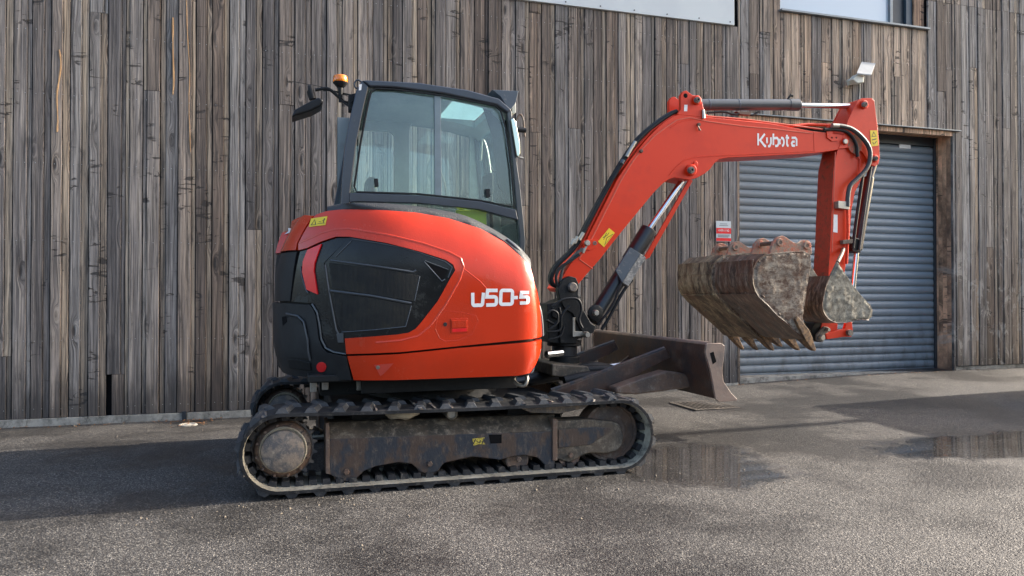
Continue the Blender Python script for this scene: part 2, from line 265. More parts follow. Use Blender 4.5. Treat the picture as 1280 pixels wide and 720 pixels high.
PUD = [  # centre x, y, half sizes, angle of the wet hollows
    (G(862, 580), 0.62, 0.66, 0.0), (G(1262, 556), 1.20, 0.44, 0.0)]
def asphalt():
    t = NT('coarse_wet_asphalt'); t.b.inputs['Coat IOR'].default_value = 1.6; v = t.co('World'); x, y, z = t.xyz(v)
    vo = t.n('ShaderNodeTexVoronoi'); t.l(v, vo.inputs['Vector']); vo.inputs['Scale'].default_value = 128
    st = vo.outputs['Distance']; sr = t.xyz(vo.outputs['Color'])
    vo2 = t.n('ShaderNodeTexVoronoi'); t.l(v, vo2.inputs['Vector']); vo2.inputs['Scale'].default_value = 48
    st2 = vo2.outputs['Distance']; s2r = t.xyz(vo2.outputs['Color'])
    a = t.noise(v, 0.9, 6, 0.62); b = t.noise(v, 5.0, 6, 0.65); f = t.noise(v, 220, 3, 0.6)
    stone = t.cramp(sr[0], [(0.0, (0.030, 0.029, 0.028)), (0.5, (0.068, 0.065, 0.062)), (0.82, (0.108, 0.102, 0.094)), (1.0, (0.235, 0.22, 0.195))])
    c = t.mix(t.ramp(st, 0.35, 0.75), stone, (0.024, 0.022, 0.021))
    c = t.mix(t.math('MULTIPLY', t.ramp(st2, 0.18, 0.30, 1.0, 0.0), t.ramp(s2r[1], 0.70, 0.8, 0.0, 0.6)), c, (0.20, 0.185, 0.165))
    c = t.mulc(c, None, t.mixf(b, 0.78, 1.3))
    damp = t.ramp(a, 0.40, 0.60)
    c = t.mulc(c, None, t.mixf(damp, 1.15, 0.66))
    wet = None
    for (p, rx, ry, an) in PUD:
        dx = t.math('SUBTRACT', x, p.x); dy = t.math('SUBTRACT', y, p.y)
        d = t.math('SQRT', t.math('ADD', t.math('POWER', t.math('DIVIDE', t.math('ABSOLUTE', dx), rx), 2.0), t.math('POWER', t.math('DIVIDE', t.math('ABSOLUTE', dy), ry), 2.0)))
        d = t.math('ADD', d, t.math('MULTIPLY', t.math('SUBTRACT', t.noise(v, 2.2, 5, 0.6), 0.5), 1.5))
        k = t.ramp(d, 0.72, 1.12, 1.0, 0.0); wet = k if wet is None else t.math('MAXIMUM', wet, k)
    film = t.math('MULTIPLY', wet, t.ramp(t.noise(v, 75, 4, 0.7), 0.38, 0.56, 0.45, 1.0))
    c = t.mulc(c, None, t.mixf(wet, 1.0, 0.62))
    rough = t.mixf(film, t.mixf(damp, 0.70, 0.45), 0.045)
    oil = t.ramp(t.noise(v, 1.7, 8, 0.72, 0.4), 0.56, 0.70); c = t.mulc(c, None, t.mixf(oil, 1.0, 0.72))
    h = t.math('ADD', t.math('SUBTRACT', 1.0, st), t.math('MULTIPLY', f, 0.4))
    nm = t.bump(h, t.mixf(film, 0.75, 0.006), 0.005)
    nm = t.bump(t.math('SUBTRACT', 1.0, st2), t.mixf(film, 0.35, 0.0), 0.006, nm)
    return t.set(color=c, rough=rough, normal=nm, spec=t.mixf(film, 0.45, 1.0), coat=t.math('MULTIPLY', wet, t.ramp(t.noise(v, 45, 4, 0.7), 0.36, 0.52, 0.25, 0.85)), coatr=0.02)
M['asphalt'] = asphalt()

# ------------------------------------------------------------------ objects
WM = {}
def finish(bm, name, mat, parent=None, label=None, cat=None, group=None, kind=None, bev=0.0, segs=2, smooth=40, slot=None, origin=None):
    if origin is None:
        lo = Vector([min(v.co[i] for v in bm.verts) for i in range(3)]); hi = Vector([max(v.co[i] for v in bm.verts) for i in range(3)])
        origin = (lo + hi) / 2
        if parent is None: origin.z = lo.z
    bmesh.ops.translate(bm, verts=bm.verts, vec=-origin)
    me = bpy.data.meshes.new(name)
    if smooth:
        for f in bm.faces: f.smooth = True
        th = radians(smooth)
        for e in bm.edges:
            e.smooth = len(e.link_faces) == 2 and e.calc_face_angle(9) < th
    bm.to_mesh(me); bm.free()
    for m in (mat if isinstance(mat, (list, tuple)) else [mat]): me.materials.append(M[m])
    return place(me, name, origin, parent, label, cat, group, kind, bev, segs)
def place(me, name, origin, parent=None, label=None, cat=None, group=None, kind=None, bev=0.0, segs=2, rot=None):
    o = bpy.data.objects.new(name, me); COL.objects.link(o)
    mw = Matrix.Translation(origin)
    if rot is not None: mw = mw @ rot
    WM[o.name] = mw
    o.matrix_world = mw
    if parent is not None:
        o.parent = parent; o.matrix_parent_inverse = Matrix.Identity(4)
        o.matrix_basis = WM[parent.name].inverted() @ mw
    if bev:
        b = o.modifiers.new('bevel', 'BEVEL'); b.width = bev; b.segments = segs; b.limit_method = 'ANGLE'; b.angle_limit = radians(38); b.harden_normals = True
    for k, v in (('label', label), ('category', cat), ('group', group), ('kind', kind)):
        if v: o[k] = v
    return o
def empty(name, loc, label=None, cat=None, group=None, parent=None):
    return place(None, name, Vector(loc), parent, label, cat, group)
def copy_tree(o, delta=None, parent=None):
    c = o.copy(); COL.objects.link(c); WM[c.name] = WM[o.name].copy()
    if delta is not None:
        c.location = c.location + Vector(delta); WM[c.name] = Matrix.Translation(delta) @ WM[c.name]
    if parent is not None: c.parent = parent
    for ch in [x for x in ALLCH(o)]: copy_tree(ch, None, c)
    return c
def ALLCH(o): return list(o.children)

def prism_bm(pts, y0, y1, bm=None, taper=None):
    bm = bm or bmesh.new()
    a = [bm.verts.new((x, y0, z)) for x, z in pts]; b = [bm.verts.new((x, y1, z)) for x, z in (taper or pts)]
    n = len(pts); bm.faces.new(a); bm.faces.new(b[::-1])
    for i in range(n): bm.faces.new((a[i], b[i], b[(i + 1) % n], a[(i + 1) % n]))
    bmesh.ops.recalc_face_normals(bm, faces=bm.faces); return bm
def prism(name, px, Y0, Y1, mat, parent, bev=0.004, world=False, **k):
    pts = px if world else XZ(px, Y0)
    return finish(prism_bm(pts, Y0, Y1), name, mat, parent, bev=bev, **k)
def box_bm(x0, x1, y0, y1, z0, z1, bm=None):
    return prism_bm([(x0, z0), (x1, z0), (x1, z1), (x0, z1)], y0, y1, bm)
def box(name, x0, x1, y0, y1, z0, z1, mat, parent=None, bev=0.003, **k):
    return finish(box_bm(x0, x1, y0, y1, z0, z1), name, mat, parent, bev=bev, **k)
def tube_bm(pts, r, seg=12, bm=None, cap=True, closed=False):
    bm = bm or bmesh.new(); pts = [Vector(p) for p in pts]; n = len(pts)
    rs = r if isinstance(r, (list, tuple)) else [r] * n
    t0 = (pts[1] - pts[0]).normalized(); ref = Vector((0, 1, 0)) if abs(t0.y) < 0.9 else Vector((0, 0, 1))
    u = t0.cross(ref).normalized(); rings = []
    for i in range(n):
        if closed: t = (pts[(i + 1) % n] - pts[i - 1]).normalized()
        elif i == 0: t = t0
        elif i == n - 1: t = (pts[-1] - pts[-2]).normalized()
        else: t = ((pts[i + 1] - pts[i]).normalized() + (pts[i] - pts[i - 1]).normalized()).normalized()
        u = (u - t * u.dot(t)).normalized(); v = t.cross(u)
        rings.append([bm.verts.new(pts[i] + (u * cos(2 * pi * k / seg) + v * sin(2 * pi * k / seg)) * rs[i]) for k in range(seg)])
    for i in range(n if closed else n - 1):
        A, B = rings[i], rings[(i + 1) % n]
        for k in range(seg): bm.faces.new((A[k], B[k], B[(k + 1) % seg], A[(k + 1) % seg]))
    if cap and not closed: bm.faces.new(rings[0]); bm.faces.new(rings[-1][::-1])
    bmesh.ops.recalc_face_normals(bm, faces=bm.faces); return bm
def spline(pts, k=8):
    pts = [Vector(p) for p in pts]; out = []
    q = [pts[0] * 2 - pts[1]] + pts + [pts[-1] * 2 - pts[-2]]
    for i in range(1, len(q) - 2):
        for j in range(k):
            t = j / k; a, b, c, d = q[i - 1], q[i], q[i + 1], q[i + 2]
            out.append(0.5 * ((2 * b) + (c - a) * t + (2 * a - 5 * b + 4 * c - d) * t * t + (3 * b - a - 3 * c + d) * t ** 3))
    out.append(pts[-1]); return out
def tube(name, pts, r, mat, parent=None, seg=12, smooth_path=False, **k):
    if smooth_path: pts = spline(pts)
    return finish(tube_bm(pts, r, seg), name, mat, parent, **k)
def lathe_bm(prof, axis_p, seg=40, bm=None):
    """profile of (radius, y) turned round a line along Y through (x, z)"""
    bm = bm or bmesh.new(); x, z = axis_p; rings = []
    for r, y in prof:
        rings.append([bm.verts.new((x + r * cos(2 * pi * k / seg), y, z + r * sin(2 * pi * k / seg))) for k in range(seg)] if r > 1e-5 else [bm.verts.new((x, y, z))])
    for A, B in zip(rings, rings[1:]):
        for k in range(seg):
            k2 = (k + 1) % seg
            if len(A) == 1 and len(B) == 1: break
            if len(A) == 1: bm.faces.new((A[0], B[k2], B[k]))
            elif len(B) == 1: bm.faces.new((A[k], A[k2], B[0]))
            else: bm.faces.new((A[k], A[k2], B[k2], B[k]))
    if len(rings[0]) > 1 and prof[0] != prof[-1]: bm.faces.new(rings[0])
    if len(rings[-1]) > 1 and prof[0] != prof[-1]: bm.faces.new(rings[-1])
    bmesh.ops.recalc_face_normals(bm, faces=bm.faces); return bm
def pin(name, px, py, Y, r, mat, parent, depth=0.03, hole=True, seg=24, **k):
    c = P(px, py, Y); y = Y
    prof = [(0, y - depth * 0.3), (r * 0.35, y - depth * 0.3), (r * 0.4, y - depth), (r * 0.62, y - depth), (r * 0.66, y - depth * 0.7), (r * 0.95, y - depth * 0.7), (r, y - depth * 0.5), (r, y + 0.002), (0, y + 0.002)] if hole else \
           [(0, y - depth), (r * 0.8, y - depth), (r, y - depth * 0.7), (r, y + 0.002), (0, y + 0.002)]
    return finish(lathe_bm(prof, (c.x, c.z), seg), name, mat, parent, **k)
def strokes_bm(strokes, wd, fn, thick):
    """flat lettering: poly-line strokes of a width, laid on a surface by fn(u, v, out)"""
    bm = bmesh.new()
    for st in strokes:
        st = [Vector(p) for p in st]; n = len(st); L = []; Rr = []
        closed = (st[0] - st[-1]).length < 1e-6
        if closed: st = st[:-1]; n -= 1
        for i in range(n):
            a = (st[i] - st[i - 1]).normalized() if (i > 0 or closed) else (st[1] - st[0]).normalized()
            b = (st[(i + 1) % n] - st[i]).normalized() if (i < n - 1 or closed) else a
            m = (a + b).normalized(); nn = Vector((-m.y, m.x)); k = min(1 / max(0.5, m.dot(a)), 1.6) * wd / 2
            L.append(st[i] + nn * k); Rr.append(st[i] - nn * k)
        rows = []
        for o in (0.0, thick): rows.append([[bm.verts.new(fn(p.x, p.y, o)) for p in L], [bm.verts.new(fn(p.x, p.y, o)) for p in Rr]])
        for i in range(n if closed else n - 1):
            j = (i + 1) % n
            bm.faces.new((rows[1][0][i], rows[1][0][j], rows[1][1][j], rows[1][1][i]))
            for s_ in (0, 1): bm.faces.new((rows[0][s_][i], rows[0][s_][j], rows[1][s_][j], rows[1][s_][i]))
    bmesh.ops.recalc_face_normals(bm, faces=bm.faces); return bm
def arc(cx, cy, rx, ry, a0, a1, n=10): return [(cx + rx * cos(radians(a0 + (a1 - a0) * i / n)), cy + ry * sin(radians(a0 + (a1 - a0) * i / n))) for i in range(n + 1)]
def sstep(a, b, x):
    t = max(0.0, min(1.0, (x - a) / (b - a))); return t * t * (3 - 2 * t)

# ================================================================== SETTING: the yard
WY = 7.6                                         # face of the timber wall
def gz(X, Y):
    z = 0.145 * sstep(2.0, 8.2, X) * sstep(3.6, 7.6, Y) + 0.02 * sstep(7.6, 8.0, Y) * sstep(4, 6, X)
    z -= 0.05 * sstep(6.1, 7.5, Y) * (1 - sstep(-0.2, 3.5, X))
    return z
bm = bmesh.new()
xs = [-160, -60, -25, -12] + [-8 + 0.4 * i for i in range(61)] + [22, 35, 70, 170]
ys = [-160, -60, -25, -10, -4, 0, 2] + [2.5 + 0.25 * i for i in range(26)] + [12, 25, 60, 170]
gv = [[bm.verts.new((x, y, gz(x, y))) for x in xs] for y in ys]
for j in range(len(ys) - 1):
    for i in range(len(xs) - 1): bm.faces.new((gv[j][i], gv[j][i + 1], gv[j + 1][i + 1], gv[j + 1][i]))
finish(bm, 'ground', 'asphalt', kind='structure', smooth=60, origin=Vector((0, 0, 0)))

# ------------------------------------------------------------------ the timber clad building
BX0, BX1, BZ1 = -5.2, 12.4, 5.9
DX0, DX1, DZ = 5.08, 8.30, 3.24
bld = empty('timber_clad_building', (3.6, WY, 0), 'long building clad in weathered upright timber boards behind the excavator', 'building')
def wall_z0(X): return 0.022 + (0.02 + gz(X, WY) - 0.022) * sstep(1.5, 3.0, X) + 0.012 * sstep(3, 4, X)
# backing wall round the openings
WX0, WX1, WZ0, WZ1 = 5.67, 7.88, 4.585, 5.5
bm = bmesh.new()
for a in [(BX0, DX0, -0.3, BZ1), (DX1, BX1, -0.3, BZ1), (DX0, DX1, DZ + 0.05, WZ0), (DX0, WX0, WZ0, BZ1), (WX1, DX1, WZ0, BZ1), (WX0, WX1, WZ1, BZ1)]:
    box_bm(a[0], a[1], WY + 0.035, WY + 0.30, a[2], a[3], bm)
box_bm(BX0, BX1, WY + 2.5, WY + 8, -0.3, BZ1 - 0.01, bm); box_bm(BX0, BX0 + 0.2, WY + 0.3, WY + 2.5, -0.3, BZ1 - 0.01, bm); box_bm(BX1 - 0.2, BX1, WY + 0.3, WY + 2.5, -0.3, BZ1 - 0.01, bm)
finish(bm, 'wall', 'void', bld, smooth=0)
box('roof_coping', BX0 - 0.1, BX1 + 0.1, WY - 0.08, WY + 8.1, BZ1 + 0.001, BZ1 + 0.08, 'alu', bld)

LIP = random.Random(5)
def plank(x0, x1, z0, z1, mat, dy=0.0, name='plank', face=WY, cut=None, flip=False):
    """one board: broad face, a groove and a thinner lip"""
    wd = x1 - x0; g = R.uniform(0.58, 0.78); t = 0.026; f = f_ = face - dy
    if wd < 0.11: prof = [(0, 0.001), (0.002, 0), (wd - 0.002, 0), (wd, 0.001)]
    else: prof = [(0, 0.002), (0.003, 0), (g * wd - 0.003, 0), (g * wd, 0.003), (g * wd + 0.001, 0.018), (g * wd + 0.007, 0.018), (g * wd + 0.008, 0.006), (wd - 0.002, 0.006), (wd, 0.008)]
    if flip: prof = [(wd - a, b) for a, b in prof[::-1]]
    pr = [(a, b) for a, b in prof] + [(wd, t), (0, t)]
    bm = bmesh.new(); b0 = cut or 0.0
    lo = [bm.verts.new((x0 + a, f + b, z0 + b0 * (a / wd - 0.5))) for a, b in pr]; hi = [bm.verts.new((x0 + a, f + b, z1)) for a, b in pr]
    n = len(pr); bm.faces.new(lo); bm.faces.new(hi[::-1])
    for i in range(n): bm.faces.new((lo[i], hi[i], hi[(i + 1) % n], lo[(i + 1) % n]))
    bmesh.ops.recalc_face_normals(bm, faces=bm.faces)
    if wd >= 0.11 and LIP.random() < 0.55:
        for f in bm.faces:
            c = f.calc_center_median(); o_ = c.y - f_
            if abs(f.normal.y) > 0.9 and 0.004 < o_ < 0.008: f.material_index = 1
    return finish(bm, name, [mat, 'wood_lip'], bld, smooth=0)
nails = bmesh.new()
def nail(x, z, y):
    y -= 0.0015
    vs = [nails.verts.new((x + 0.0032 * cos(a), y, z + 0.0032 * sin(a))) for a in [k * pi / 3 for k in range(6)]]
    vb = [nails.verts.new((x + 0.0032 * cos(a), y + 0.003, z + 0.0032 * sin(a))) for a in [k * pi / 3 for k in range(6)]]
    nails.faces.new(vs[::-1])
    for i in range(6): nails.faces.new((vs[i], vs[(i + 1) % 6], vb[(i + 1) % 6], vb[i]))
ROWS = [0.10, 0.72, 1.62, 2.32, 2.95, 3.52, 4.1, 4.7, 5.3]
def column(x0, wd, z0, z1, mat, joints, thin=False):
    dy = R.uniform(0.0, 0.012); zs = [z0] + sorted(joints) + [z1]; flip = R.random() < 0.25
    for k in range(len(zs) - 1):
        m = mat if R.random() < 0.8 else R.choice(['wood', 'wood_dark', 'wood_grey'])
        d = dy + R.uniform(-0.003, 0.003)
        plank(x0 + 0.003, x0 + wd - 0.006, zs[k] + (0.0018 if k else 0), zs[k + 1] - 0.0018, m, d, flip=flip)
    for r in ROWS:
        zz = z0 + 0.08 if r < 0.2 else r
        if z0 < zz < z1:
            for q in (0.2, 0.62): nail(x0 + wd * q, zz + R.uniform(-0.006, 0.006), WY - dy - 0.001)
x = BX0
while x < DX0 - 0.03:
    wd = 0.150 + R.uniform(-0.006, 0.006)
    if DX0 - x - wd < 0.08: wd = DX0 - x
    js = [R.uniform(0.4, 3.9)] if R.random() < 0.34 else []
    if js and R.random() < 0.25: js.append(js[0] + 1.3)
    js = [j for j in js if j < 4.2] + [4.95]
    p = x + wd / 2
    mt = 'wood' if p < 1.4 else ('wood' if R.random() < 0.35 else 'wood_dark')
    if p < -0.2 and R.random() < 0.3: mt = 'wood_grey'
    if 4.3 < p: mt = R.choice(['wood', 'wood_dark', 'wood_grey'])
    z1 = BZ1
    if abs(p - P(137, 480, WY).x) < 0.06:       # the broken board beside the dark hole at its foot
        mt = 'wood'; jj = P(137, 468, WY).z
        plank(x + 0.002, x + wd - 0.003, jj, z1, 'wood', 0.002)
        plank(x + 0.045, x + wd - 0.003, wall_z0(x), jj - 0.003, 'wood_dark', 0.001)
    elif 2.0 < p < 5.02:
        column(x, wd, wall_z0(x), 4.31, mt, [j for j in js if j < 4.2]); 
    else: column(x, wd, wall_z0(x), z1, mt, js)
    x += wd
x = DX0                                            # over the roller door: shorter boards, paler
while x < DX1 - 0.03:
    wd = 0.148 + R.uniform(-0.006, 0.006)
    if DX1 - x - wd < 0.06: wd = DX1 - x
    p = x + wd / 2; zt = WZ0 - 0.03 if WX0 - 0.02 < p < WX1 + 0.02 else BZ1
    js = [R.uniform(3.5, 4.3)] if R.random() < 0.3 else []
    if zt > 5: js.append(4.95)
    column(x, wd, DZ + 0.045, zt, 'wood_pale' if WX0 < p < WX1 else 'wood_dark', js); x += wd
x = DX1
while x < BX1:
    wd = 0.142 + R.uniform(-0.006, 0.006); z1 = BZ1
    js = ([R.uniform(0.7, 4.4)] if R.random() < 0.6 else [])
    js = [j for j in js if j < 4.4] + [4.95]
    column(x, wd, wall_z0(x) + 0.03, z1, 'wood_grey' if R.random() < 0.75 else 'wood', js); x += wd
finish(nails, 'nail', 'nail', bld, kind='stuff', smooth=0)
# split strips of bare timber
for (pts, wpx) in [([(74, 62), (76, 80), (74, 98), (71, 120), (72, 150), (71, 165)], 2.6), ([(216, 22), (216, 60), (217, 100), (216, 118)], 2.4), ([(233, 0), (234, 40), (237, 90), (236, 130), (238, 190)], 1.6), ([(352, 300), (353, 350), (352, 372)], 1.5)]:
    c = [P(a, b, WY - 0.009) for a, b in pts]; r = wpx / 2 / 150
    finish(tube_bm(spline(c, 4), [r * R.uniform(0.5, 1.1) for _ in spline(c, 4)], 6), 'split_strip', 'fresh', bld)
# concrete plinth strip at the foot of the wall
def strip(name, x0, x1, y0, y1, h0, mat, **k):
    bm = bmesh.new(); n = max(2, int((x1 - x0) / 0.3)); rows = []
    for i in range(n + 1):
        X = x0 + (x1 - x0) * i / n; zt = wall_z0(X) - 0.004 + h0
        rows.append([bm.verts.new((X, y0, gz(X, y0) - 0.06)), bm.verts.new((X, y0, zt)), bm.verts.new((X, y1, zt)), bm.verts.new((X, y1, gz(X, y1) - 0.06))])
    for a, b in zip(rows, rows[1:]):
        for q in range(3): bm.faces.new((a[q], a[q + 1], b[q + 1], b[q]))
    bm.faces.new(rows[0]); bm.faces.new(rows[-1][::-1]); bmesh.ops.recalc_face_normals(bm, faces=bm.faces)
    return finish(bm, name, mat, bld, **k)
xk = P(232, 520, WY).x
strip('plinth', BX0, xk - 0.03, WY - 0.012, WY + 0.03, 0, 'kerb', bev=0.004); strip('plinth', xk + 0.01, DX0 - 0.02, WY - 0.012, WY + 0.03, 0, 'kerb', bev=0.004)
strip('plinth', DX1 + 0.02, BX1, WY + 0.01, WY + 0.034, 0.025, 'kerb', bev=0.004)
box('jointing_plate', xk - 0.028, xk + 0.008, WY - 0.02, WY + 0.028, -0.09, 0.03, 'door_dark', bld)
# roller door in its recess
RY = 7.90
door = empty('roller_door', ((DX0 + DX1) / 2, RY, 0.165), parent=bld)
pitch = 0.0985; z = 0.168; n = 0
sl = bmesh.new(); prof = []
for i in range(9):
    a = i / 8; prof.append((0.003 + a * (pitch - 0.010), -0.020 * sin(pi * a) ** 0.75))
prof += [(pitch - 0.006, 0.002), (pitch - 0.001, 0.004)]
L = DX1 - DX0 - 0.02
ra = [sl.verts.new((-L / 2, b, a)) for a, b in prof]; rb = [sl.verts.new((L / 2, b, a)) for a, b in prof]
for i in range(len(prof) - 1): sl.faces.new((ra[i], rb[i], rb[i + 1], ra[i + 1]))
rc = [sl.verts.new((-L / 2, 0.012, a)) for a in (0, pitch)]; rd = [sl.verts.new((L / 2, 0.012, a)) for a in (0, pitch)]
sl.faces.new((rc[0], rc[1], rd[1], rd[0])); sl.faces.new((ra[0], rc[0], rd[0], rb[0]))
bmesh.ops.recalc_face_normals(sl, faces=sl.faces)
for f in sl.faces: f.smooth = True
sme = bpy.data.meshes.new('slat'); sl.to_mesh(sme); sl.free(); sme.materials.append(M['shutter'])
while z + pitch < DZ - 0.02:
    place(sme, 'slat', Vector(((DX0 + DX1) / 2, RY + R.uniform(-0.0015, 0.0015), z)), door); z += pitch
box('bottom_rail', DX0 + 0.01, DX1 - 0.01, RY - 0.018, RY + 0.02, 0.145, 0.1665, 'shutter', door)
box('shutter_box', DX0, DX1, RY - 0.03, RY + 0.05, z + 0.003, DZ + 0.03, 'door_dark', door)
box('side_guide', DX1 - 0.035, DX1 - 0.001, RY - 0.045, RY - 0.019, 0.13, DZ, 'door_dark', door)
box('side_guide', DX0 + 0.001, DX0 + 0.035, RY - 0.045, RY - 0.019, 0.13, DZ, 'door_dark', door)
a = P(1124, 180, RY - 0.02); b = P(1138, 186, RY - 0.02)
box('maker_plate', a.x, b.x, RY - 0.024, RY - 0.014, b.z, a.z, 'white', door, bev=0)
# reveal boards of the recess and soffit
for i in range(4):
    y0 = WY + 0.03 + i * 0.066
    o = finish(box_bm(DX1 - 0.004, DX1 + 0.03, y0, y0 + 0.063, 0.10, DZ), 'reveal_board', 'wood_jamb', bld, smooth=0)
    o = finish(box_bm(DX0 - 0.03, DX0 + 0.004, y0, y0 + 0.063, 0.10, DZ), 'reveal_board', 'wood_jamb', bld, smooth=0)
box('corner_board', DX1 - 0.006, DX1 + 0.028, WY - 0.008, WY + 0.026, 0.12, DZ + 0.0, 'wood_grey', bld, bev=0.002)
box('corner_board', DX0 - 0.03, DX0 + 0.006, WY - 0.008, WY + 0.026, 0.07, DZ + 0.0, 'wood_dark', bld, bev=0.002)
box('soffit_board', DX0, DX1, WY + 0.0, RY - 0.03, DZ + 0.001, DZ + 0.03, 'wood_jamb', bld)
box('lintel_flashing', DX0 - 0.06, DX1 + 0.10, WY - 0.05, WY + 0.03, DZ + 0.032, DZ + 0.044, 'alu', bld, bev=0.002)
box('lintel_board', DX0, DX1, WY - 0.004, WY + 0.028, DZ - 0.03, DZ + 0.030, 'wood_jamb', bld, bev=0.002)
box('door_threshold', DX0, DX1, WY + 0.05, RY + 0.1, 0.05, 0.146, 'kerb', bld)
# upper window
win = empty('window', ((WX0 + WX1) / 2, WY, WZ0), parent=bld)
xg = P(1114, 20, WY + 0.1).x
box('window_sill', WX0 - 0.02, WX1 + 0.02, WY - 0.05, WY + 0.12, WZ0 - 0.028, WZ0 - 0.004, 'alu', win, bev=0.003)
box('pane', WX0 + 0.04, xg - 0.03, WY + 0.105, WY + 0.115, WZ0 + 0.03, WZ1 - 0.03, 'winpane', win, bev=0)
for a in [(WX0, xg, WZ0 - 0.003, WZ0 + 0.032), (WX0, xg, WZ1 - 0.04, WZ1), (WX0, WX0 + 0.045, WZ0 + 0.033, WZ1 - 0.041), (xg - 0.045, xg - 0.001, WZ0 + 0.033, WZ1 - 0.041)]:
    box('frame', a[0], a[1], WY + 0.07, WY + 0.13, a[2], a[3], 'alu', win)
box('side_panel', xg, xg + 0.2, WY + 0.10, WY + 0.16, WZ0, WZ1, 'door_dark', win); box('side_frame', xg + 0.201, xg + 0.30, WY + 0.06, WY + 0.15, WZ0, WZ1, 'blue_frame', win)
plank(xg + 0.302, WX1 - 0.0, WZ0, WZ1, 'wood_jamb', 0, 'reveal_board', WY + 0.03)
# pale sign panel above
SX0, SX1 = 2.0, 5.01
sg = empty('sign_panel', ((SX0 + SX1) / 2, WY, 4.31), 'plain pale grey panel fixed high on the timber wall', 'panel')
box('board', SX0, SX1, WY - 0.03, WY + 0.03, 4.313, 5.5, 'panel', sg, bev=0.003)
for i in range(8): finish(lathe_bm([(0, WY - 0.034), (0.008, WY - 0.033), (0.009, WY - 0.0295)], (SX0 + 0.06 + i * 0.413, 4.345), 8), 'screw', 'door_dark', sg)

# notice on the wall left of the roller door
a = P(895.5, 276, WY - 0.02); b = P(914, 302, WY - 0.02)
no = empty('notice_sign', ((a.x + b.x) / 2, WY - 0.015, b.z), 'small red and white notice on a timber board left of the roller door', 'sign')
box('plate', a.x, b.x, WY - 0.016, WY - 0.0095, b.z, a.z, 'panel', no, bev=0.001); H = a.z - b.z; W = b.x - a.x
box('red_band', a.x, b.x, WY - 0.0178, WY - 0.0163, b.z + H * 0.38, b.z + H * 0.66, 'lens_red', no, bev=0); box('red_band', a.x, b.x, WY - 0.0178, WY - 0.0163, b.z + H * 0.02, b.z + H * 0.17, 'lens_red', no, bev=0)
# the word on the red band and the small print
def onno(u, v, o): return (a.x + W * u, WY - 0.0182 - o, b.z + H * v)
LET = {  # simple block letters in a 1 x 1.5 cell
 'W': [[(0, 1.5), (0.25, 0), (0.5, 1), (0.75, 0), (1, 1.5)]], 'A': [[(0, 0), (0.5, 1.5), (1, 0)], [(0.2, 0.5), (0.8, 0.5)]], 'R': [[(0, 0), (0, 1.5), (0.9, 1.45), (0.9, 0.8), (0, 0.75)], [(0.4, 0.75), (1, 0)]],
 'N': [[(0, 0), (0, 1.5), (1, 0), (1, 1.5)]], 'I': [[(0.5, 0), (0.5, 1.5)]], 'G': [[(1, 1.3), (0.6, 1.5), (0, 1.2), (0, 0.3), (0.5, 0), (1, 0.2), (1, 0.7), (0.6, 0.7)]]}
st = []
for i, ch in enumerate('WARNING'):
    for s_ in LET[ch]: st.append([(0.13 + i * 0.108 + p * 0.08, 0.49 + q * 0.065) for p, q in s_])
finish(strokes_bm(st, 0.016, onno, 0.0004), 'lettering', 'white', no, smooth=0)
st = [[(0.1, yy), (0.9 - 0.1 * (i % 2), yy)] for i, yy in enumerate((0.27, 0.22, 0.32))] + [[(0.25, 0.86), (0.75, 0.86)], [(0.2, 0.78), (0.8, 0.78)]]
finish(strokes_bm(st, 0.02, onno, 0.0004), 'small_print', 'guard', no, smooth=0)

# security lamp with its solar panel above the door
lp = empty('security_light', P(1072, 97, WY), 'white security light with a small solar panel above the roller door', 'lamp')
prism('wall_mount', [(1063, 98), (1080, 95), (1080, 103), (1065, 105)], WY - 0.09, WY - 0.01, 'lampwhite', lp)
prism('lamp_head', [(1066, 99), (1072, 92), (1081, 94), (1080, 103), (1072, 104)], WY - 0.19, WY - 0.092, 'lampwhite', lp, bev=0.012)
bm = bmesh.new(); c = [P(1077, 77, WY - 0.06), P(1094.5, 79, WY - 0.06), P(1089, 93, WY - 0.24), P(1071, 91, WY - 0.24)]
v1 = [bm.verts.new(p) for p in c]; v2 = [bm.verts.new(p + Vector((0, 0.004, -0.014))) for p in c]; bm.faces.new(v1); bm.faces.new(v2[::-1])
for i in range(4): bm.faces.new((v1[i], v2[i], v2[(i + 1) % 4], v1[(i + 1) % 4]))
bmesh.ops.recalc_face_normals(bm, faces=bm.faces); finish(bm, 'solar_panel', 'solar', lp, bev=0.002)
tube('bracket', [P(1079, 96, WY - 0.03), P(1080, 90, WY - 0.1)], 0.008, 'lampwhite', lp)
tube('cable', [P(1075, 103, WY - 0.012), P(1075, 112, WY - 0.012), P(1074, 128, WY - 0.012)], 0.006, 'lampwhite', lp, seg=6)

# drain grate, cover and leaves
c = G(880, 508, 0.02); gr = empty('drain_grate', (c.x, c.y, gz(c.x, c.y)), 'rusty square drain grate set into the asphalt below the dozer blade', 'drain')
gx, gy = 0.22, 0.24; zt = gz(c.x, c.y) + 0.006
for k in range(9):
    xx = c.x - gx + 2 * gx * (k + 0.5) / 9; box('bar', xx - 0.012, xx + 0.012, c.y - gy + 0.02, c.y + gy - 0.02, zt - 0.02, zt, 'iron', gr, bev=0.001)
for (x0, x1, y0, y1) in [(c.x - gx, c.x + gx, c.y - gy - 0.02, c.y - gy + 0.019), (c.x - gx, c.x + gx, c.y + gy - 0.019, c.y + gy + 0.02), (c.x - gx - 0.03, c.x - gx - 0.001, c.y - gy - 0.02, c.y + gy + 0.02), (c.x + gx + 0.001, c.x + gx + 0.03, c.y - gy - 0.02, c.y + gy + 0.02)]:
    box('frame', x0, x1, y0, y1, zt - 0.02, zt + 0.002, 'iron', gr, bev=0.001)
box('pit', c.x - gx, c.x + gx, c.y - gy, c.y + gy, zt - 0.03, zt - 0.005, 'void', gr, bev=0)
c = G(235, 530, -0.035)
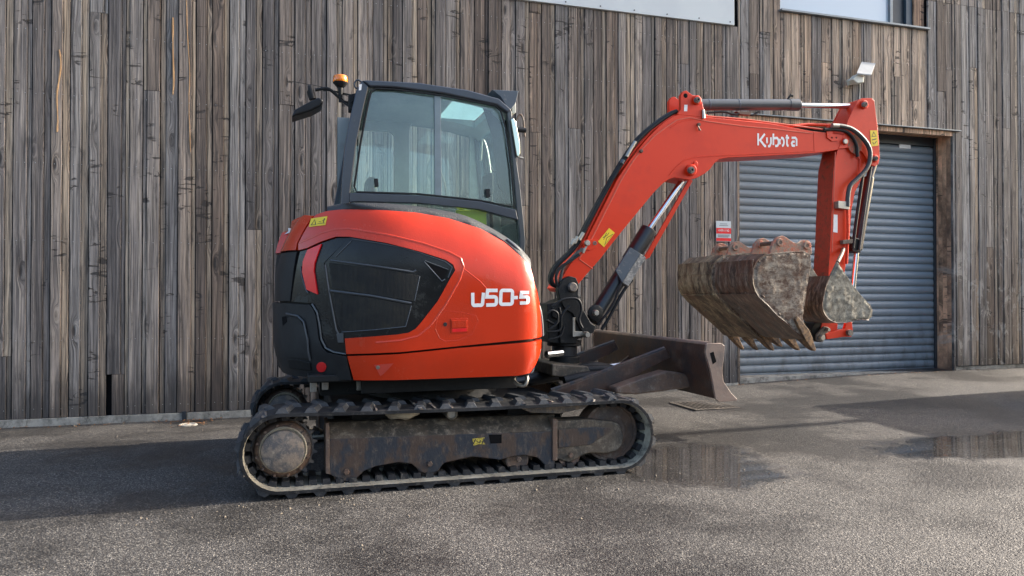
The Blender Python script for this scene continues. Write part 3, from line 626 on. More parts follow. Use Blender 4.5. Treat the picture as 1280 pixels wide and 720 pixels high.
bm = bmesh.new(); rr = [(0, 0.004), (0.055, 0.004), (0.06, 0.010), (0.075, 0.010), (0.08, 0.0)]; rings = []
for r_, z_ in rr[1:]: rings.append([bm.verts.new((c.x + r_ * cos(k * pi / 12), c.y + r_ * sin(k * pi / 12), gz(c.x, c.y) + z_)) for k in range(24)])
bm.faces.new(rings[0])
for A, B in zip(rings, rings[1:]):
    for k in range(24): bm.faces.new((A[k], B[k], B[(k + 1) % 24], A[(k + 1) % 24]))
bmesh.ops.recalc_face_normals(bm, faces=bm.faces)
finish(bm, 'access_cover', 'kerb', label='small round pale drain cover in the asphalt at the foot of the wall', cat='cover')
bm = bmesh.new()
for i in range(170):
    q = R.random()
    if q < 0.4: px = R.gauss(240, 16); Y = WY - 0.05 - abs(R.gauss(0.12, 0.12))
    else: px = R.uniform(-20, 330) if q < 0.8 else R.uniform(900, 1280); Y = WY - 0.03 - abs(R.gauss(0, 0.06))
    p0 = P(px, 500, Y); s_ = R.uniform(0.008, 0.02); a_ = R.uniform(0, 6.3); z_ = gz(p0.x, Y) + 0.006
    vs = [bm.verts.new((p0.x + s_ * l * cos(a_ + b_), Y + s_ * l * sin(a_ + b_), z_ + R.uniform(0, 0.008))) for l, b_ in ((1, 0), (0.5, 1.3), (0.9, 3.1), (0.5, 4.9))]
    bm.faces.new(vs)
finish(bm, 'fallen_leaves', 'leaf', kind='stuff', label='scattered brown leaves along the foot of the wall', smooth=0)

bm = bmesh.new()
for i in range(260):
    q = R.random()
    if q < 0.3: X = R.uniform(-0.8, 2.9); Y = 4.24 - abs(R.gauss(0, 0.22))
    elif q < 0.75: X = R.uniform(-3, 9); Y = WY - 0.04 - abs(R.gauss(0, 0.07))
    else: X = R.uniform(-2, 6); Y = R.uniform(2.6, 7.3)
    s_ = R.uniform(0.003, 0.009) if R.random() < 0.92 else R.uniform(0.009, 0.016); z_ = gz(X, Y) + 0.002
    vs = [bm.verts.new((X + s_ * R.uniform(0.6, 1.2) * cos(a_), Y + s_ * R.uniform(0.6, 1.2) * sin(a_), z_)) for a_ in (0, 1.5, 3.1, 4.6)]; tp = bm.verts.new((X, Y, z_ + s_ * 0.9))
    for k in range(4): bm.faces.new((vs[k], vs[(k + 1) % 4], tp))
finish(bm, 'loose_grit', 'rusty_grit', kind='stuff', label='loose grit and crumbs of mud on the asphalt', smooth=0)

# ================================================================== THE EXCAVATOR
EX = empty('excavator', (0.98, 5.25, 0), 'red and black tracked excavator with a closed cab and raised boom', 'excavator')
MY = 5.25
# ---------------- crawler tracks
def loop(d, Rr, xa=-0.04, xb=2.0, za=0.250, zb=0.242):
    """point, tangent and outward normal at distance d round a belt of radius Rr"""
    L = xb - xa; C = pi * Rr; T = 2 * L + 2 * C; d %= T
    if d < L: t = d / L; return Vector((xa + d, 0, za + (zb - za) * t + Rr - 0.010 * sin(pi * t))), 0.0
    d -= L
    if d < C: a = d / Rr; return Vector((xb + Rr * sin(a), 0, zb + Rr * cos(a))), a
    d -= C
    if d < L: t = d / L; return Vector((xb - d, 0, zb + (za - zb) * t - Rr)), pi
    d -= L; a = d / Rr
    return Vector((xa - Rr * sin(a), 0, za - Rr * cos(a))), pi + a
RO, RI = 0.226, 0.200; TL = 2 * 2.04 + 2 * pi * RO
TY0, TY1 = 4.27, 4.67
TR = empty('crawler_track', (0.98, 4.47, 0), parent=EX, label='near crawler track with pale mud inside its belt')
bm = bmesh.new(); N = 150; rings = []
prof = [(RO - 0.004, TY0), (RO, TY0 + 0.012), (RO, TY1 - 0.012), (RO - 0.004, TY1), (RI + 0.004, TY1), (RI, TY1 - 0.006), (RI, TY0 + 0.03), (RI + 0.004, TY0)]
for i in range(N):
    f = i / N; ring = []
    for r_, y_ in prof:
        p_, a_ = loop(f * (4.08 + 2 * pi * r_), r_); ring.append(bm.verts.new((p_.x, y_, p_.z)))
    rings.append(ring)
for i in range(N):
    A, B = rings[i], rings[(i + 1) % N]
    for k in range(8):
        fc = bm.faces.new((A[k], B[k], B[(k + 1) % 8], A[(k + 1) % 8]))
        if k in (5, 6): fc.material_index = 1
bmesh.ops.recalc_face_normals(bm, faces=bm.faces)
finish(bm, 'rubber_belt', ['rubber', 'belt_mud'], TR, smooth=50)
def shared(bm, name, mat, smooth=0):
    me = bpy.data.meshes.new(name)
    for f in bm.faces: f.smooth = False
    bm.to_mesh(me); bm.free(); me.materials.append(M[mat]); return me
def trap_block(lx, lxt, y0, y1, h, skew=0.0):
    bm = bmesh.new(); lo = [(-lx, y0), (lx, y0), (lx + skew, y1), (-lx + skew, y1)]; hi = [(-lxt, y0 + 0.006), (lxt, y0 + 0.006), (lxt + skew, y1 - 0.008), (-lxt + skew, y1 - 0.008)]
    a_ = [bm.verts.new((x_, y_, -0.004)) for x_, y_ in lo]; b_ = [bm.verts.new((x_, y_, h)) for x_, y_ in hi]
    bm.faces.new(a_); bm.faces.new(b_)
    for i in range(4): bm.faces.new((a_[i], b_[i], b_[(i + 1) % 4], a_[(i + 1) % 4]))
    bmesh.ops.recalc_face_normals(bm, faces=bm.faces); return bm
lug_a = shared(trap_block(0.037, 0.018, -0.10, 0.080, 0.022, 0.035), 'tread_lug', 'lug')
lug_b = shared(trap_block(0.037, 0.018, -0.080, 0.10, 0.022, -0.035), 'tread_lug', 'lug')
core = shared(trap_block(0.024, 0.020, -0.13, 0.13, 0.030), 'drive_block', 'rubber'); core_low = shared(trap_block(0.024, 0.020, -0.09, 0.13, 0.014), 'drive_block', 'rubber')
NL = 36
for i in range(NL):
    for (me, off, yc) in ((lug_a, 0, TY0 + 0.103), (lug_b, 0.5, TY1 - 0.103)):
        p_, a_ = loop(TL * (i + off) / NL, RO); p_.y = yc
        place(me, 'tread_lug', p_, TR, rot=Matrix.Rotation(a_, 4, 'Y'))
for i in range(NL * 2):
    p_, a_ = loop((4.08 + 2 * pi * RI) * (i + 0.25) / (NL * 2), RI); p_.y = TY0 + 0.20
    place(core_low if p_.z > 0.4 and 0.15 < p_.x < 1.9 else core, 'drive_block', p_, TR, rot=Matrix.Rotation(a_ + pi, 4, 'Y'))
# sprocket
sx, sz = -0.035, 0.252
bm = bmesh.new(); pts = []
for i in range(19):
    for k, r_ in ((0, 0.168), (0.3, 0.172), (0.42, 0.192), (0.58, 0.192), (0.7, 0.172)):
        a_ = 2 * pi * (i + k) / 19; pts.append((sx + r_ * cos(a_), sz + r_ * sin(a_)))
prism_bm(pts, 4.43, 4.455, bm); finish(bm, 'sprocket', 'hub', TR, bev=0.002)
finish(lathe_bm([(0, 4.36), (0.128, 4.36), (0.150, 4.375), (0.160, 4.40), (0.160, 4.44), (0, 4.44)], (sx, sz)), 'drive_hub', 'rusty', TR)
finish(lathe_bm([(0, 4.322), (0.108, 4.322), (0.116, 4.328), (0.118, 4.338), (0.118, 4.365), (0, 4.365)], (sx, sz)), 'hub_cap', 'hub', TR)
finish(lathe_bm([(0.110, 4.358), (0.124, 4.346), (0.130, 4.359), (0.112, 4.363), (0.110, 4.358)], (sx + 0.002, sz + 0.004)), 'dried_mud', 'pale_mud', TR)
finish(lathe_bm([(0.02, 4.45), (0.17, 4.45), (0.165, 4.50), (0.165, 4.60), (0, 4.60)], (sx, sz)), 'final_drive', 'rusty', TR)
for k in range(12):
    a_ = 2 * pi * (k + 0.4) / 12; bx, bz = sx + 0.143 * cos(a_), sz + 0.143 * sin(a_)
    finish(lathe_bm([(0, 4.353), (0.008, 4.353), (0.009, 4.37)], (bx, bz), 6), 'bolt', 'rusty', TR)
# front idler
ix, iz = 1.985, 0.243
finish(lathe_bm([(0, 4.43), (0.06, 4.43), (0.07, 4.405), (0.10, 4.40), (0.13, 4.42), (0.165, 4.42), (0.172, 4.405), (0.186, 4.405), (0.190, 4.42), (0.190, 4.53), (0, 4.53)], (ix, iz)), 'idler', 'rusty', TR)
# track frame
FY = 4.355
def fr(pts): return XZ(pts, FY)
body_px = [(411, 549), (470, 546), (560, 543), (640, 541), (693, 539), (694, 588), (686, 586), (672, 572), (655, 569), (640, 571), (625, 575), (610, 573), (590, 571), (555, 579), (548, 588), (537, 594), (526, 590), (515, 580), (498, 578), (470, 583), (455, 589), (446, 598), (434, 603), (422, 598), (411, 593)]
prism('track_frame', body_px, FY, FY + 0.20, 'frame', TR, bev=0.006)
# sloped upper deck of the frame
bm = bmesh.new(); a0, a1 = P(411, 549, FY), P(693, 539, FY); b0 = P(411, 528, FY + 0.09); b1 = P(693, 518, FY + 0.09)
rows = []
for k in range(13):
    t = k / 12; q0 = a0.lerp(a1, t); q1 = b0.lerp(b1, t); jj = 0.004 * sin(k * 2.3)
    rows.append([bm.verts.new(q0 + Vector((0, 0, 0.001))), bm.verts.new(q0.lerp(q1, 0.5) + Vector((0, -jj, 0.006 + jj))), bm.verts.new(q1), bm.verts.new(q1 + Vector((0, 0.13, 0))), bm.verts.new(Vector((q0.x, FY + 0.22, q0.z)))])
for A, B in zip(rows, rows[1:]):
    for q in range(4): bm.faces.new((A[q], A[q + 1], B[q + 1], B[q]))
    bm.faces.new((A[4], A[0], B[0], B[4]))
bm.faces.new(rows[0]); bm.faces.new(rows[-1][::-1]); bmesh.ops.recalc_face_normals(bm, faces=bm.faces)
finish(bm, 'frame_deck', 'frame_top', TR, smooth=30)
prism('end_plate', [(407, 529), (411.5, 529), (412, 549), (412, 593), (407, 592)], FY - 0.012, FY + 0.2, 'rusty', TR)
prism('yoke', [(694, 526), (740, 524), (768, 527), (775, 531), (780, 545), (778, 556), (772, 564), (760, 567), (735, 567), (722, 573), (712, 579), (702, 576), (694, 574)], FY + 0.012, FY + 0.16, 'frame_top', TR, bev=0.012, segs=3)
prism('yoke_plate', [(698, 537), (745, 534), (764, 535), (762, 540), (738, 556), (698, 560)], FY + 0.003, FY + 0.011, 'frame', TR, bev=0.003)
prism('front_plate', [(691, 524), (697, 524), (697, 576), (691, 576)], FY - 0.012, FY + 0.2, 'rusty', TR)
bm = bmesh.new(); prism_bm(XZ([(611, 543.5), (627, 543), (627, 554), (613, 554.5)], FY - 0.001), FY - 0.0016, FY + 0.0, bm); finish(bm, 'slot', 'void', TR)
bm = bmesh.new(); prism_bm(XZ([(590.5, 548.5), (606, 546.8), (604, 551), (606.5, 555.5), (599, 555), (592, 557)], FY - 0.001), FY - 0.002, FY + 0.0, bm); finish(bm, 'warning_sticker', 'worn_yellow', TR)
finish(strokes_bm([[(0.1, 0.2), (0.25, 0.8)], [(0.3, 0.6), (0.5, 0.3), (0.6, 0.7)], [(0.7, 0.2), (0.8, 0.7), (0.92, 0.5)]], 0.07, lambda u, v, o: P(590 + u * 18, 557 - v * 10, FY - 0.0023) + Vector((0, -o, 0)), 0.0003), 'sticker_print', 'ink', TR, smooth=0)
for px_, py_ in ((433, 594), (537, 584), (648, 578), (713, 573)):
    c = P(px_, py_, FY); finish(lathe_bm([(0, FY + 0.03), (0.045, FY + 0.03), (0.066, FY + 0.02), (0.072, FY + 0.022), (0.072, FY + 0.14), (0, FY + 0.14)], (c.x, c.z + 0.012), 28), 'roller', 'rusty', TR)
    finish(lathe_bm([(0, FY - 0.016), (0.014, FY - 0.016), (0.018, FY - 0.008), (0.018, FY + 0.001)], (c.x, c.z + 0.02), 6), 'bolt', 'rusty', TR)
c = P(565, 517.5, 4.37); finish(lathe_bm([(0.024, 4.375), (0.030, 4.362), (0.035, 4.37), (0.035, 4.56), (0, 4.56), (0, 4.38), (0.024, 4.38), (0.024, 4.375)], (c.x, c.z), 24), 'carrier_roller', 'zinc', TR)
bm = bmesh.new(); bmesh.ops.create_icosphere(bm, subdivisions=3, radius=1.0); c = P(503, 516, 4.44)
for v in bm.verts: v.co = Vector((c.x + v.co.x * 0.105, c.y + v.co.y * 0.07, c.z + v.co.z * 0.036 * (1 + 0.2 * sin(v.co.x * 7)) + 0.004 * sin(v.co.x * 19 + v.co.y * 9)))
finish(bm, 'dried_mud', 'pale_mud', TR)
prism('skid_plate', [(640, 506), (742, 503), (728, 511), (700, 517), (664, 516)], 4.40, 4.52, 'hub', TR)
for k in range(26):                                 # clods stuck round the belt
    f = R.random(); p_, a_ = loop(TL * f, RO + 0.004)
    bm = bmesh.new(); bmesh.ops.create_icosphere(bm, subdivisions=1, radius=R.uniform(0.008, 0.02))
    for v in bm.verts: v.co = Vector((v.co.x * R.uniform(.8, 1.3), v.co.y * R.uniform(.8, 1.4), v.co.z * .6)) + Vector((p_.x, R.choice((TY0 + 0.01, R.uniform(TY0, TY1))), p_.z))
    if p_.z > 0.05: finish(bm, 'dried_mud', 'hub', TR)
    else: bm.free()
# far track, a copy across the machine
FT = copy_tree(TR, (0, 1.56, 0), EX); FT['label'] = 'far crawler track showing behind the rear of the near one'

# ---------------- chassis between the tracks, slew ring
box('chassis', 0.25, 1.75, 4.66, 5.84, 0.24, 0.44, 'cast', EX, bev=0.02)
box('chassis_leg', 0.35, 0.62, 4.50, 4.66, 0.26, 0.42, 'cast', EX, bev=0.01); box('chassis_leg', 1.32, 1.6, 4.50, 4.66, 0.26, 0.42, 'cast', EX, bev=0.01)
bm = lathe_bm([(0.46, 0), (0.46, 0.07), (0.43, 0.07), (0.43, 0.13), (0.47, 0.13), (0.47, 0.19)], (0, 0), 48)
bmesh.ops.rotate(bm, verts=bm.verts, matrix=Matrix.Rotation(pi / 2, 3, 'X')); bmesh.ops.translate(bm, verts=bm.verts, vec=(0.98, MY, 0.44))
finish(bm, 'slew_ring', 'cast', EX)

# ---------------- upper body: a rounded plan, panels laid on it
BX0_, BX1_, BYN, BYF, RR_, RF_ = -0.095, 1.52, 4.285, 6.22, 0.78, 0.17
def plan(s, off):
    """walk the near side: s = X on the straight part; negative side runs round the tail, positive round the front corner"""
    xr = BX0_ + RR_; xf = BX1_ - RF_
    if s < xr:
        a = (xr - s) / RR_
        if a < pi / 2:
            n = Vector((-sin(a), -cos(a), 0)); c = Vector((xr, BYN + RR_, 0)); return c + n * (RR_ - off), n
        return Vector((BX0_ + off, BYN + RR_ + (a - pi / 2) * RR_, 0)), Vector((-1, 0, 0))
    if s > xf:
        a = (s - xf) / RF_
        if a < pi / 2:
            n = Vector((sin(a), -cos(a), 0)); c = Vector((xf, BYN + RF_, 0)); return c + n * (RF_ - off), n
        return Vector((BX1_ - off, BYN + RF_ + (a - pi / 2) * RF_, 0)), Vector((1, 0, 0))
    return Vector((s, BYN + off, 0)), Vector((0, -1, 0))
TOPPX = [(352, 305), (357, 291), (367, 277), (383, 269), (400, 264), (430, 262), (480, 263), (520, 266), (560, 273), (600, 286), (630, 303), (650, 321), (664, 342), (674, 362)]
ZT = None
def ztop(s):
    if ZT is None: return 1.66
    if s <= ZT[0][0]: return ZT[0][1]
    for (a, za), (b, zb) in zip(ZT, ZT[1:]):
        if s <= b: return za + (zb - za) * (s - a) / max(1e-6, b - a)
    return ZT[-1][1]
def g_off(s, z):
    w_, h_ = 0.34, 0.115; t = max(0.0, min(1.0, (z - (ztop(s) - w_)) / w_))
    g = h_ * (1 - sqrt(max(0.0, 1 - t * t * 0.95)))
    if z < 0.80: g += 0.05 * ((0.80 - z) / 0.2) ** 1.5
    g += 0.018 * min(1.0, ((z - 1.12) / 0.45) ** 2)
    return g
def surf_pt(s, z, out=0.0):
    off = g_off(s, z); p_, n_ = plan(s, off - out); p_.z = z; return p_
def body_sz(px, py, fixed=None):
    """where the sight line of a picture point meets the body side"""
    d = ray(px, py); off = fixed if fixed is not None else 0.03; s = z = 0
    for it in range(14):
        # march along the sight line for a crossing of the offset plan outline
        xr = BX0_ + RR_; xf = BX1_ - RF_
        t = (BYN + off) / d.y; X = d.x * t
        if X < xr or X > xf:
            cx, rr = (xr, RR_) if X < xr else (xf, RF_); cy = BYN + rr; r_ = rr - off
            A = d.x * d.x + d.y * d.y; B = -2 * (d.x * cx + d.y * cy); C = cx * cx + cy * cy - r_ * r_; D = B * B - 4 * A * C
            if D < 0: t = -B / (2 * A)
            else: t = (-B - sqrt(D)) / (2 * A)
            p_ = CAMP + d * t; an = atan2(abs(p_.x - cx), cy - p_.y)
            s = xr - an * RR_ if X < xr else xf + an * RF_
        else: p_ = CAMP + d * t; s = X
        z = p_.z
        if fixed is not None: break
        off = 0.5 * off + 0.5 * g_off(s, z)
    return s, z
tmp = [body_sz(a, b, 0.12) for a, b in TOPPX]; tmp.sort(); ZT = tmp
def panel(name, pts, mat, out=0.0, thick=0.03, bev=0.006, parent=None, px=True, step=0.05, extra=None, segs=2, **k):
    """a moulded panel: outline on the body side, cut into a grid so it follows the curve, with its own thickness"""
    q = [(p if (len(p) == 3) else body_sz(*p)) for p in pts] if px else pts
    q = [(p[0], p[1]) for p in q]
    bm = bmesh.new(); vs = [bm.verts.new((a, 0, b)) for a, b in q]; f = bm.faces.new(vs)
    lo = min(a for a, b in q); hi = max(a for a, b in q); zl = min(b for a, b in q); zh = max(b for a, b in q)
    x_ = math.floor(lo / step) * step + step
    while x_ < hi:
        bmesh.ops.bisect_plane(bm, geom=bm.verts[:] + bm.edges[:] + bm.faces[:], plane_co=(x_, 0, 0), plane_no=(1, 0, 0), dist=1e-5); x_ += step
    z_ = math.floor(zl / step) * step + step
    while z_ < zh:
        bmesh.ops.bisect_plane(bm, geom=bm.verts[:] + bm.edges[:] + bm.faces[:], plane_co=(0, 0, z_), plane_no=(0, 0, 1), dist=1e-5); z_ += step
    bmesh.ops.remove_doubles(bm, verts=bm.verts, dist=1e-4)
    r = bmesh.ops.extrude_face_region(bm, geom=bm.faces[:]); back = [v for v in r['geom'] if isinstance(v, bmesh.types.BMVert)]
    bs = set(back)
    for v in bm.verts:
        s_, z__ = v.co.x, v.co.z; o_ = out - (thick if v in bs else 0.0)
        v.co = surf_pt(s_, z__, o_)
    bmesh.ops.recalc_face_normals(bm, faces=bm.faces)
    return finish(bm, name, mat, parent or EX, bev=bev, segs=segs, smooth=38, **k)
# core behind the panels
bm = bmesh.new(); rings = []
ss = [BX0_ + RR_ - RR_ * (pi / 2 + 0.6) + i * 0.05 for i in range(200)]
ss = [s for s in ss if s < BX1_ - RF_ + RF_ * pi / 2]
zl_ = [0.64, 0.75, 0.9, 1.05, 1.2, 1.3, 1.4, 1.5, 1.58, 1.66]
for s in ss:
    zt_ = max(0.9, ztop(s) - 0.03); ring = []
    for z_ in zl_:
        zz = 0.64 + (zt_ - 0.64) * (z_ - 0.64) / (1.66 - 0.64); ring.append(bm.verts.new(surf_pt(s, zz, -0.034)))
    p_ = surf_pt(s, zt_, -0.2); ring.append(bm.verts.new((p_.x, p_.y, zt_ + 0.0)))
    ring.append(bm.verts.new((max(0.1, min(1.4, p_.x)), 5.06, min(zt_, 1.6))))
    rings.append(ring)
for A, B in zip(rings, rings[1:]):
    for k in range(len(A) - 1): bm.faces.new((A[k], A[k + 1], B[k + 1], B[k]))
bmesh.ops.recalc_face_normals(bm, faces=bm.faces); finish(bm, 'body_shell', 'cast', EX)
box('gap_shade_plate', 0.42, 1.42, 4.62, 4.65, 0.52, 0.632, 'matt_black', EX)  # black sheet added to darken the shaded gap under the body
box('body_floor', 0.1, 1.45, 4.45, 6.05, 0.615, 0.66, 'cast', EX, bev=0.01)
# rear mass of the body on the far side
bm = bmesh.new(); pl = []
for k in range(13):
    a_ = pi / 2 + (pi / 2) * k / 12; pl.append((BX0_ + 0.72 - 0.70 * sin(a_ - 0) if False else BX0_ + 0.76 - 0.74 * cos((pi / 2) * k / 12), 5.44 + 0.74 * sin((pi / 2) * k / 12)))
pl = [(BX0_ + 0.02, 5.05)] + pl + [(1.1, 6.18), (1.1, 5.05)]
lo = [bm.verts.new((a, b, 0.64)) for a, b in pl]; hi = [bm.verts.new((a + 0.02, b, 1.42)) for a, b in pl]
bm.faces.new(lo); bm.faces.new(hi[::-1])
for i in range(len(pl)): bm.faces.new((lo[i], hi[i], hi[(i + 1) % len(pl)], lo[(i + 1) % len(pl)]))
bmesh.ops.recalc_face_normals(bm, faces=bm.faces); finish(bm, 'rear_weight', 'matt_black', EX, bev=0.03)

GRT = [(438, 296), (484, 304), (526, 315), (557, 325), (566, 331), (568.5, 338), (563, 347), (547, 376), (526, 403), (519, 411), (510, 416), (497, 418), (432, 423)]
tail_s = BX0_ + RR_ - RR_ * (pi / 2 + 0.35)
def T(py): return (tail_s, body_sz(354, py)[1], 1)
panel('side_cover', [(432, 423), (497, 418), (510, 416), (519, 411), (526, 403), (547, 376), (563, 347), (568.5, 338), (566, 331), (557, 325), (526, 315), (484, 304), (438, 296), (421, 296), (403, 302), (386, 310), (375, 313), (375, 305), (396, 269), (410, 264), (430, 262), (480, 263), (520, 266), (560, 273), (600, 286), (630, 303), (650, 321), (664, 342), (674, 362), (680, 385), (682, 405), (681, 420), (674, 421), (573, 432.5), (500, 440), (434, 442.5)], 'red', 0.012, 0.04, 0.010, segs=3)
panel('rear_hood', [(393, 270), (373, 305), (371.5, 312.5), (355, 314), T(314), T(296), T(284), (358, 291), (367, 277), (383, 269)], 'red', 0.012, 0.04, 0.010, segs=3)
panel('lower_cover', [(435, 445), (500, 442.5), (573, 435), (676, 424), (675, 440), (667, 457), (661, 466), (645, 469.5), (522, 474), (443, 475)], 'red', 0.010, 0.04, 0.008, segs=3)
panel('corner_guard', [(677.5, 423), (684, 422), (685.5, 453), (679, 464), (663, 467), (668.5, 458), (676.5, 440)], 'guard', 0.004, 0.05, 0.006)
panel('rear_corner_panel', [(375, 314.5), (386, 311.5), (403, 303.5), (421, 297.5), (437, 297), (405, 329), (410, 363), (420, 415), (424, 426), (431, 428), (434, 443), (410, 438), (404, 430), (401, 420), (398, 392), (394, 384), (389, 379), (364, 377)], 'gloss_black', 0.0, 0.03, 0.006)
panel('rear_panel', [(371, 314.5), (362.5, 376.5), T(376), T(316)], 'matt_black', 0.0, 0.03, 0.006)
CW = panel('counterweight', [(389, 381), (393, 386), (396.5, 395), (400, 424), (404, 434), (410, 440.5), (434, 445.5), (440, 475), (389, 471), (365, 469), T(462), T(379), (361, 379)], 'matt_black', 0.014, 0.05, 0.014, segs=3)
panel('weight_recess', [(366, 396), (378, 399), (383, 408), (388, 430), (391, 448), (362, 446), (356, 400)], 'matt_black', 0.022, 0.012, 0.008, parent=CW)
panel('tow_pocket', [(357, 396), (362, 395), (363, 402), (358, 407)], 'void', 0.024, 0.002, 0.0, parent=CW); panel('tow_pocket', [(364, 449), (373, 448), (391, 453), (392, 463), (380, 462), (366, 460)], 'cast', 0.024, 0.012, 0.004, parent=CW)
panel('round_reflector', [(404 + 5.8 * cos(a_), 458.6 + 6.4 * sin(a_)) for a_ in [2 * pi * i / 20 for i in range(20)]], 'reflector', 0.019, 0.006, 0.001)
GP = panel('grille_panel', GRT + [(424, 425), (420, 415), (411, 363), (406.5, 329)], 'gloss_black', 0.004, 0.03, 0.008, segs=3)
for pts in ([(412, 328), (474, 336), (524, 344.6), (518, 376), (513, 376), (463, 367.5), (416.5, 360)], [(417.5, 366.5), (463, 371.7), (514, 382), (507, 408), (428, 414), (423, 405)]):
    panel('grille_mesh', pts, 'mesh', 0.007, 0.002, 0.0, parent=GP)
    q = [body_sz(*p) for p in pts]; bm = bmesh.new()                     # the upright wires of the mesh
    zl = min(b for a, b in q); zh = max(b for a, b in q); s_ = min(a for a, b in q) + 0.006
    def span(sv):
        hits = []
        for (a, za), (b, zb) in zip(q, q[1:] + q[:1]):
            if (a - sv) * (b - sv) < 0: hits.append(za + (zb - za) * (sv - a) / (b - a))
        return (min(hits), max(hits)) if len(hits) >= 2 else None
    while s_ < max(a for a, b in q):
        sp = span(s_)
        if sp: tube_bm([surf_pt(s_, sp[0], 0.008), surf_pt(s_, (sp[0] + sp[1]) / 2, 0.008), surf_pt(s_, sp[1], 0.008)], 0.0017, 4, bm)
        s_ += 0.0075
    finish(bm, 'mesh_wires', 'matt_black', GP, kind='stuff', smooth=0)
def rib(pts, r, mat, out=0.008, parent=None, name='rib', n=6):
    q = [body_sz(*p) for p in pts]; c = []
    for (a, za), (b, zb) in zip(q, q[1:]):
        for i in range(n): c.append(surf_pt(a + (b - a) * i / n, za + (zb - za) * i / n, out))
    c.append(surf_pt(q[-1][0], q[-1][1], out))
    return finish(tube_bm(c, r, 8), name, mat, parent or EX)
rib([(414, 325.5), (440, 329), (474, 333.5), (516, 340), (520, 338)], 0.006, 'cyl', parent=GP); rib([(414, 363.5), (463, 369.5), (514, 379)], 0.0075, 'cyl', 0.007, GP); rib([(440, 301), (420, 321.5)], 0.003, 'cyl', 0.006, GP)
rib([(407.5, 331), (412, 363), (421, 412), (427, 424)], 0.005, 'cyl', 0.006, GP); rib([(440, 299), (467, 303), (500, 309), (527, 317), (556, 327), (565, 334), (560, 347)], 0.004, 'cyl', 0.004, GP)
rib([(524.5, 345), (518, 376)], 0.0025, 'guard', 0.008, GP); rib([(514, 382), (507, 408), (470, 412), (428, 415)], 0.0025, 'guard', 0.008, GP)
panel('air_slot_shade', [(530, 327), (560, 338), (552.5, 351)], 'void', 0.0065, 0.002, 0, parent=GP); rib([(530, 327), (552, 351.5), (556, 349)], 0.003, 'guard', 0.007, GP); rib([(531, 326), (560, 337)], 0.003, 'cyl', 0.007, GP)  # flush black plate paints the shade inside the slot
panel('hinge_cover', [(422, 417), (430, 416), (431, 428), (424, 428)], 'cyl', 0.016, 0.02, 0.003, parent=GP)
panel('tail_light', [(385.5, 312.5), (403, 305), (394.5, 329), (393.5, 338), (398, 368), (384.5, 362), (379, 340), (380, 327)], 'lens_red', 0.010, 0.02, 0.005)
rib([(376.5, 333), (378, 345), (383.5, 363), (386, 366)], 0.004, 'guard', 0.004)
rib([(391, 380), (397, 390), (400, 405), (402.5, 424), (408, 435), (418, 440), (433, 442.5)], 0.006, 'cyl', 0.006)
rib([(376, 304), (390, 298), (404, 291.5), (421, 287), (437, 286.5), (484, 294), (528, 304.5), (561, 315.5), (575, 323), (579, 334), (574, 350), (556, 382), (536, 409), (522, 420), (500, 425.5), (470, 428)], 0.011, 'red', 0.0035, name='pressed_ridge')
rib([(579, 336), (600, 352), (612, 366)], 0.010, 'red', 0.003, name='pressed_ridge')
rib([(362, 392), (376, 395), (383, 402), (388, 425), (391, 450)], 0.006, 'cyl', 0.022, name='weight_edge_highlight')  # paler rib paints the highlight along the recess edge
# door handle of the cover
rib([(571, 425.5), (556, 426.5), (549, 423), (543.5, 411), (546, 398)], 0.0035, 'red', 0.0095); rib([(546, 398), (556.6, 388.5), (575, 390), (594.6, 394.5), (597, 401), (589.5, 418), (571, 425.5)], 0.003, 'red', 0.0095)
HB = panel('door_handle', [(562.5, 398), (584, 397.5), (584, 415.5), (562.8, 416.5)], 'red', 0.016, 0.01, 0.002)
panel('slot', [(564.5, 411), (582.5, 410), (582.5, 414), (564.5, 415)], 'lens_red', 0.0175, 0.003, 0.0, parent=HB); panel('grip', [(564, 400.5), (582.5, 400), (582.5, 409), (564, 409.8)], 'red', 0.021, 0.006, 0.002, parent=HB)
panel('lock', [(556 + 2.4 * cos(k_ * pi / 5), 405.3 + 2.6 * sin(k_ * pi / 5)) for k_ in range(10)], 'ink', 0.016, 0.006, 0.001)
panel('lower_sticker', [(468, 456), (492, 454), (481, 466), (476, 470)], 'pink', 0.013, 0.003, 0.0); panel('bolt', [(473 + 2.5 * cos(k_ * pi / 4), 459 + 2.5 * sin(k_ * pi / 4)) for k_ in range(8)], 'zinc', 0.018, 0.006, 0.001)
# black cap along the top of the hood
capt = [(409, 258), (425, 255), (440, 253.5), (480, 254), (522, 258), (573, 267), (609, 282), (645, 305), (663, 324)]
capb = [(409, 264), (430, 263), (480, 264), (520, 267), (560, 274.5), (600, 288), (630, 305), (650, 324), (664, 345)]
bm = bmesh.new(); A_ = []; n_ = len(capt)
tl = spline([Vector((a, b, 0)) for a, b in capt], 5); bl = spline([Vector((a, b, 0)) for a, b in capb], 5); rows = []
for t_, b_ in zip(tl, bl):
    p0 = surf_pt(*body_sz(b_.x, b_.y), 0.0); Yc = p0.y + 0.012; p1 = P(t_.x, t_.y, Yc + 0.05)
    pm = P(b_.x * 0.55 + t_.x * 0.45, b_.y * 0.55 + t_.y * 0.45, Yc + 0.004)
    rows.append([bm.verts.new(P(b_.x, b_.y + 3, Yc)), bm.verts.new(pm), bm.verts.new(p1), bm.verts.new(Vector((p1.x, p1.y + 0.10, p1.z - 0.005))), bm.verts.new(Vector((p1.x, min(5.05, p1.y + 0.4), p1.z - 0.08)))])
for A, B in zip(rows, rows[1:]):
    for q in range(4): bm.faces.new((A[q], A[q + 1], B[q + 1], B[q]))
bmesh.ops.recalc_face_normals(bm, faces=bm.faces); o = finish(bm, 'hood_cap', 'cap_black', EX, smooth=60)
sm = o.modifiers.new('thick', 'SOLIDIFY'); sm.thickness = 0.012; sm.offset = -1
